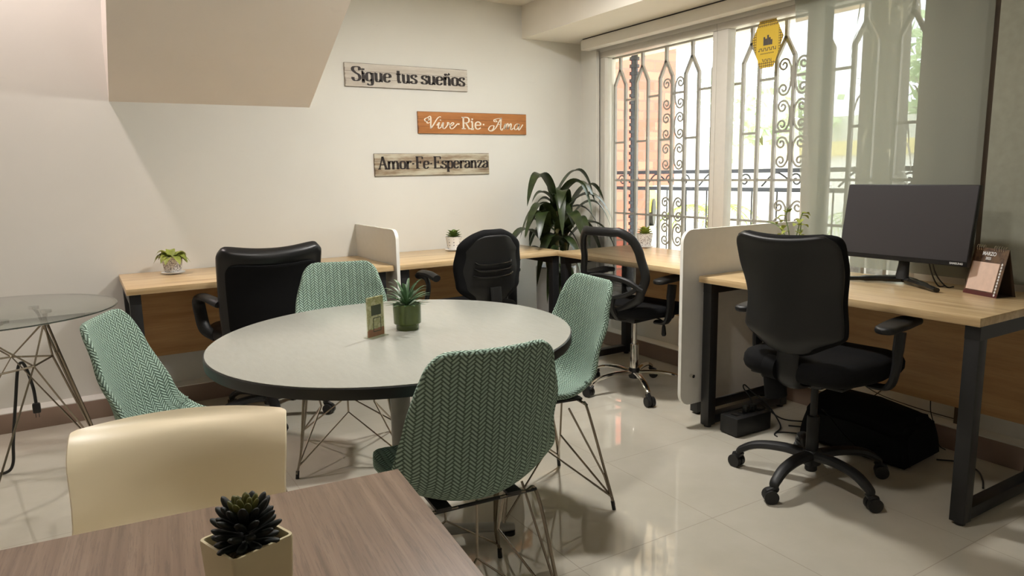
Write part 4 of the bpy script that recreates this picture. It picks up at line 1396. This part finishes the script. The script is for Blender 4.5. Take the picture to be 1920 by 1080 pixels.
def fat_leaf(bm, a, el, L, r, z, r0=.004):
    d = Vector((math.cos(a) * math.cos(el), math.sin(a) * math.cos(el), math.sin(el)))
    b = Vector((math.cos(a) * r0, math.sin(a) * r0, z))
    pts = [b + d * L * f + Vector((0, 0, L * .12 * f * f)) for f in (0, .25, .5, .75, .92, 1)]
    tube(bm, crom(pts, 2), [r * q for q in (.5, .62, .75, .88, .98, 1.0, .98, .85, .68, .45, .12)], 8, flat=.62, up=(-math.sin(a), math.cos(a), 0))
bm = bmesh.new()
for ring, (n, el, L, z) in enumerate(((11, .02, .036, .086), (11, .30, .038, .092), (10, .55, .036, .100), (9, .85, .033, .106))):
    for k_ in range(n): fat_leaf(bm, 2 * PI * (k_ + .5 * (ring % 2)) / n + ring * .1, el, L * (1 + .12 * math.sin(k_ * 2.3 + ring)), .0062, z)
obj('rosette', bm, M['succdark'], t, angle=180)
bm = bmesh.new()
for ring, (n, el, L, z) in enumerate(((7, 1.1, .028, .110), (4, 1.4, .024, .114))):
    for k_ in range(n): fat_leaf(bm, 2 * PI * (k_ + .3 * ring) / n, el, L, .0052, z)
obj('heart_leaves', bm, M['succlight'], t, angle=180)

# tall strap-leaved plant in the corner
t = thing('corner_plant', 'tall dark strap-leaved plant in the corner beside the window', 'plant', (2.81, 4.02, 0))
cup(t, [(.10, 0), (.115, .003), (.135, .2), (.140, .52), (.142, .60), (.134, .61), (.128, .60), (.125, .54)], M['potwhite'])
cup(t, [(.126, .53), (.126, .55)], M['soil'], name='soil')
rnd = random.Random(21)
canes = [(-.03, -.06, 1.06), (.06, -.03, .98), (-.06, .02, .92), (.03, .04, 1.14)]
bm = bmesh.new()
for x, y, h in canes: tube(bm, crom([(x * .6, y * .6, .52), (x, y, h * .7), (x * 1.2, y * 1.2, h)], 5), .012, 8)
obj('cane', bm, M['bark'], t)
bm = bmesh.new()
for ci, (x, y, h) in enumerate(canes):
    n = 11
    for i in range(n):
        a = i * 2.4 + ci * 1.1 + rnd.uniform(-.2, .2)
        f = i / n
        z = h - .24 * (1 - f)
        L = rnd.uniform(.50, .64) * (1 - .18 * f)
        # keep leaves off the two walls
        if math.sin(a) > .25: L *= .55
        
        strap(bm, (x * 1.1, y * 1.1, z), a, L, rnd.uniform(.080, .105), rnd.uniform(.6, 1.05), 14, lift=.95 + .75 * f, fold=.30, twist=rnd.uniform(-.4, .4))
for a, z, L in ((3.5, .74, .30), (4.2, .70, .34), (3.9, .62, .30), (5.3, .70, .28), (4.7, .60, .26), (5.8, .66, .26)):
    strap(bm, (-.02, -.10, z), a, L * 1.2, .055, 1.35, 12, lift=.7, fold=.3)
obj('foliage', bm, M['leafdark'], t, angle=180)

# trailing leafy plant behind the high-back chair
t = thing('potted_plant', 'leafy trailing plant showing above the high-back chair and divider', 'plant', (2.95, 2.22, .75))
cup(t, [(.035, 0), (.04, .002), (.052, .09), (.049, .091), (.045, .08)], M['potwhite'])
soil(t, .045, .082, M['soil'], t, 20, .004)
bm = bmesh.new()
stems = [[(0, 0, .08), (.02, .05, .17), (.02, .10, .22), (.02, .16, .235)], [(0, 0, .08), (.01, .02, .18), (.02, .05, .26), (.02, .04, .31)], [(0, 0, .08), (0, -.03, .18), (0, -.05, .27), (0, -.06, .29)], [(0, 0, .08), (.03, -.02, .16), (.03, -.03, .24)]]
for s_ in stems: tube(bm, crom(s_, 6), .0025, 6)
obj('stem', bm, M['leafmid'], t)
bm = bmesh.new(); rnd = random.Random(8)
for si, s_ in enumerate(stems):
    P_ = crom(s_, 6)
    for i in range(7, len(P_), 2 if si else 4):
        strap(bm, P_[i], rnd.uniform(0, 2 * PI), rnd.uniform(.05, .065), .036, .5, 5, lift=rnd.uniform(.2, .9), fold=.3)
obj('foliage', bm, M['leaflime'], t, angle=180)

# ---------------------------------------------------------------- monitor, calendar, things under the desk
# screen corners: (2.95, 1.929)-(2.95, 1.385), 0.856-1.175 high
t = thing('monitor', 'black flat monitor switched off on the right desk', 'monitor', (2.955, 1.688, .75), -PI / 2)
hs = obj('housing', bx(-.276, .276, -.004, .022, 0, .324, bev=.004), M['blackplastic'], t, loc=(0, 0, .103), rot=(math.radians(-9), 0, 0))
sc = obj('screen', bx(-.272, .272, -.0052, -.0038, .020, .320), M['screen'], hs)
ch = obj('chin', bx(-.274, .274, -.0056, -.004, .002, .0185), M['blackgloss'], hs)
text_mesh('SAMSUNG', .011, plain('silver_print', srgb(210, 210, 210), .4), 'maker_mark', ch, (.235, -.0058, .0105), (PI / 2, 0, 0), bold=.0003)
bm = bmesh.new(); tube(bm, [(0, .035, .02), (0, .045, .08), (0, .060, .20)], [.030, .024, .022], 12, flat=.6, up=(1, 0, 0)); obj('stand_neck', bm, M['blackplastic'], t)
bm = bmesh.new()
for s in (-1, 1): tube(bm, crom([(0, .055, .020), (s * .09, .0, .018), (s * .205, -.075, .011)], 6), [.022] * 5 + [.019] * 4 + [.014] * 4, 8, flat=.7, up=(0, 1, 0))
obj('stand_foot', bm, M['blackgloss'], t)
bm = bmesh.new()
for o_ in (0, .016): tube(bm, crom([(.10 + o_, .03, .15), (.115 + o_, .05, .06), (.135 + o_ * 2, .07, .006), (.15 + o_ * 2, .10, .004)], 6), .0028, 6)
obj('cable', bm, M['blackplastic'], t)

t = thing('desk_calendar', 'brown and pink spiral desk calendar beside the monitor', 'calendar', (2.948, 1.358, .75), math.radians(-108.5))
t.scale = (1, 1, 1.22)
cm = NT('calendar_print'); cn = cm.noise(cm.coords(), 55, 4, .6)
cm.set(Base_Color=cm.ramp(cn, [(.35, srgb(60, 40, 28)), (.6, srgb(104, 78, 54))]), Roughness=.4)
lean = math.radians(16)
Mx = Matrix.Rotation(-lean, 4, 'X')
bm = bmesh.new(); box(bm, -.075, .075, 0, .002, 0, .155, M=Mx); fp = obj('front_page', bm, cm.m, t)
pk = plain('pink_cream_page', srgb(226, 196, 178), .6, var=.06, nscale=40)
bm = bmesh.new(); box(bm, -.068, .052, -.0008, 0, .016, .108, M=Mx); pg = obj('picture_page', bm, pk, fp)
bm = bmesh.new(); box(bm, -.075, .075, -.0007, 0, 0, .013, M=Mx); obj('red_strip', bm, plain('dark_red_print', srgb(84, 30, 24), .4), fp)
bm = bmesh.new()
for i in range(11):
    r_ = bmesh.ops.create_uvsphere(bm, u_segments=8, v_segments=5, radius=.0036)
    for v in r_['verts']: v.co = Mx @ Vector((v.co.x + .062, v.co.y * .2 - .0008, v.co.z * 1.2 + .008 + i * .0098))
obj('date_dots', bm, M['potwhite'], fp)
text_mesh('MARZO', .017, M['potwhite'], 'month', fp, Mx @ Vector((-.004, -.0006, .136)), (PI / 2 - lean, 0, 0), bold=.0004)
text_mesh('2025', .012, M['potwhite'], 'year', fp, Mx @ Vector((-.004, -.0006, .121)), (PI / 2 - lean, 0, 0), bold=.0003)
bm = bmesh.new(); box(bm, -.075, .075, -.002, 0, 0, .155, M=Matrix.Translation((0, .09, 0)) @ Matrix.Rotation(math.radians(17), 4, 'X')); obj('back_board', bm, plain('dark_brown_card', srgb(70, 56, 42), .5), t)
obj('base_flap', bx(-.074, .074, .001, .089, 0, .0015), plain('dark_brown_card_base', srgb(60, 48, 36), .5), t)
for i in list(range(4)) + list(range(8, 14)):
    bm = bmesh.new()
    x = -.062 + i * .0096
    tube(bm, [(x, .044 + math.cos(q * PI / 4) * .007, .148 + math.sin(q * PI / 4) * .009) for q in range(8)], .0009, 5, closed=True)
    obj('binding_loop', bm, M['chrome'], t)

t = thing('power_box', 'black power box with plugs on the floor under the monitor desk', 'power box', (2.65, 2.205, 0), math.radians(-2))
obj('case', bx(-.115, .115, -.055, .055, .004, .092, bev=.006), M['blackplastic'], t)
bm = bmesh.new()
for i in range(4): box(bm, -.085 + i * .05, -.055 + i * .05, -.018, .018, .092, .0935, bev=.0005)
obj('socket', bm, M['blackgloss'], t)
for x in (.0, .05):
    bm = bmesh.new(); box(bm, x - .012, x + .012, -.014, .014, .0935, .125, bev=.004); obj('plug', bm, M['rim'], t)
def cord(label, pts, r=.0035, mat=None, name='cord'):
    bm = bmesh.new(); tube(bm, crom(pts, 8), r, 6)
    return tag(obj(name, bm, mat or M['blackplastic']), label, 'cable')
cord('black cord with upright loop tied on the power box', [(2.70, 2.21, .125), (2.69, 2.22, .16), (2.67, 2.24, .20), (2.69, 2.25, .21), (2.72, 2.22, .17), (2.76, 2.17, .12), (2.80, 2.12, .02), (2.72, 2.09, .004), (2.70, 2.06, .004)])
cord('black looped cord on the floor right of the power box', [(2.68, 2.20, .11), (2.78, 2.22, .10), (2.86, 2.16, .03), (2.98, 2.10, .006), (3.02, 2.02, .006), (2.94, 2.03, .006), (2.86, 2.12, .006)])
cord('black floor cord running behind the high-back chair base', [(2.74, 2.10, .005), (2.79, 2.06, .004), (2.84, 1.98, .004), (2.86, 1.86, .004), (2.95, 1.7, .004)])
for lb, p in (('thin black cable hanging from the desk panel above the black bag', [(3.06, 1.78, .24), (3.09, 1.86, .17), (3.10, 1.95, .13), (3.12, 2.02, .115)]),
              ('thin cable sagging across the low wall under the monitor desk', [(3.28, 2.10, .22), (3.275, 1.95, .15), (3.275, 1.75, .125), (3.28, 1.5, .118)]),
              ('thin black cable falling straight down beside the right desk leg', [(3.09, 1.58, .24), (3.11, 1.585, .18), (3.14, 1.58, .11), (3.17, 1.57, .02), (3.17, 1.54, .005)]),
              ('thin cord on the skirting wall beneath the window desk', [(3.275, 2.80, .40), (3.27, 2.74, .28), (3.275, 2.66, .17), (3.28, 2.60, .11)])):
    cord(lb, p, .0022, M['rim'])
cord('black cord curling on the floor by the right desk leg', [(3.02, 1.50, .01), (3.08, 1.44, .006), (3.06, 1.36, .005), (2.98, 1.30, .005), (2.90, 1.26, .005)])
# soft black bag slumped on the floor
t = thing('black_bag', 'large black bag lying under the monitor desk behind the chair', 'bag', (2.93, 1.76, 0), math.radians(4))
bm = bmesh.new()
r_ = bmesh.ops.create_cube(bm, size=1)
bmesh.ops.subdivide_edges(bm, edges=bm.edges[:], cuts=7, use_grid_fill=True)
for v in bm.verts:
    x, y, z = v.co
    def rd(a): return math.copysign(min(.5, abs(a)) ** .9 * .5 ** .1, a)
    x2 = x * .30; y2 = y * .50; z2 = (z + .5) * .20
    z2 *= (1 + .12 * math.cos(x * 3)) * (1 - .25 * max(0, -y) * 1.2) * (1 - .9 * max(0, -x - .1) * .6)
    k2 = 1 - .12 * (z + .5) ** 2
    v.co = Vector((x2 * k2, y2 * k2, z2 + .006))
bmesh.ops.bevel(bm, geom=[e for e in bm.edges if e.calc_face_angle(0) > .9], offset=.02, segments=3, affect='EDGES')
obj('bag_body', bm, M['blackfabric'], t, angle=60)
bm = bmesh.new(); tube(bm, crom([(-.12, .15, .16), (-.17, .10, .17), (-.19, .0, .10), (-.17, -.08, .05), (-.13, -.14, .09)], 6), .009, 8, flat=.4); obj('strap', bm, M['blackfabric'], t)
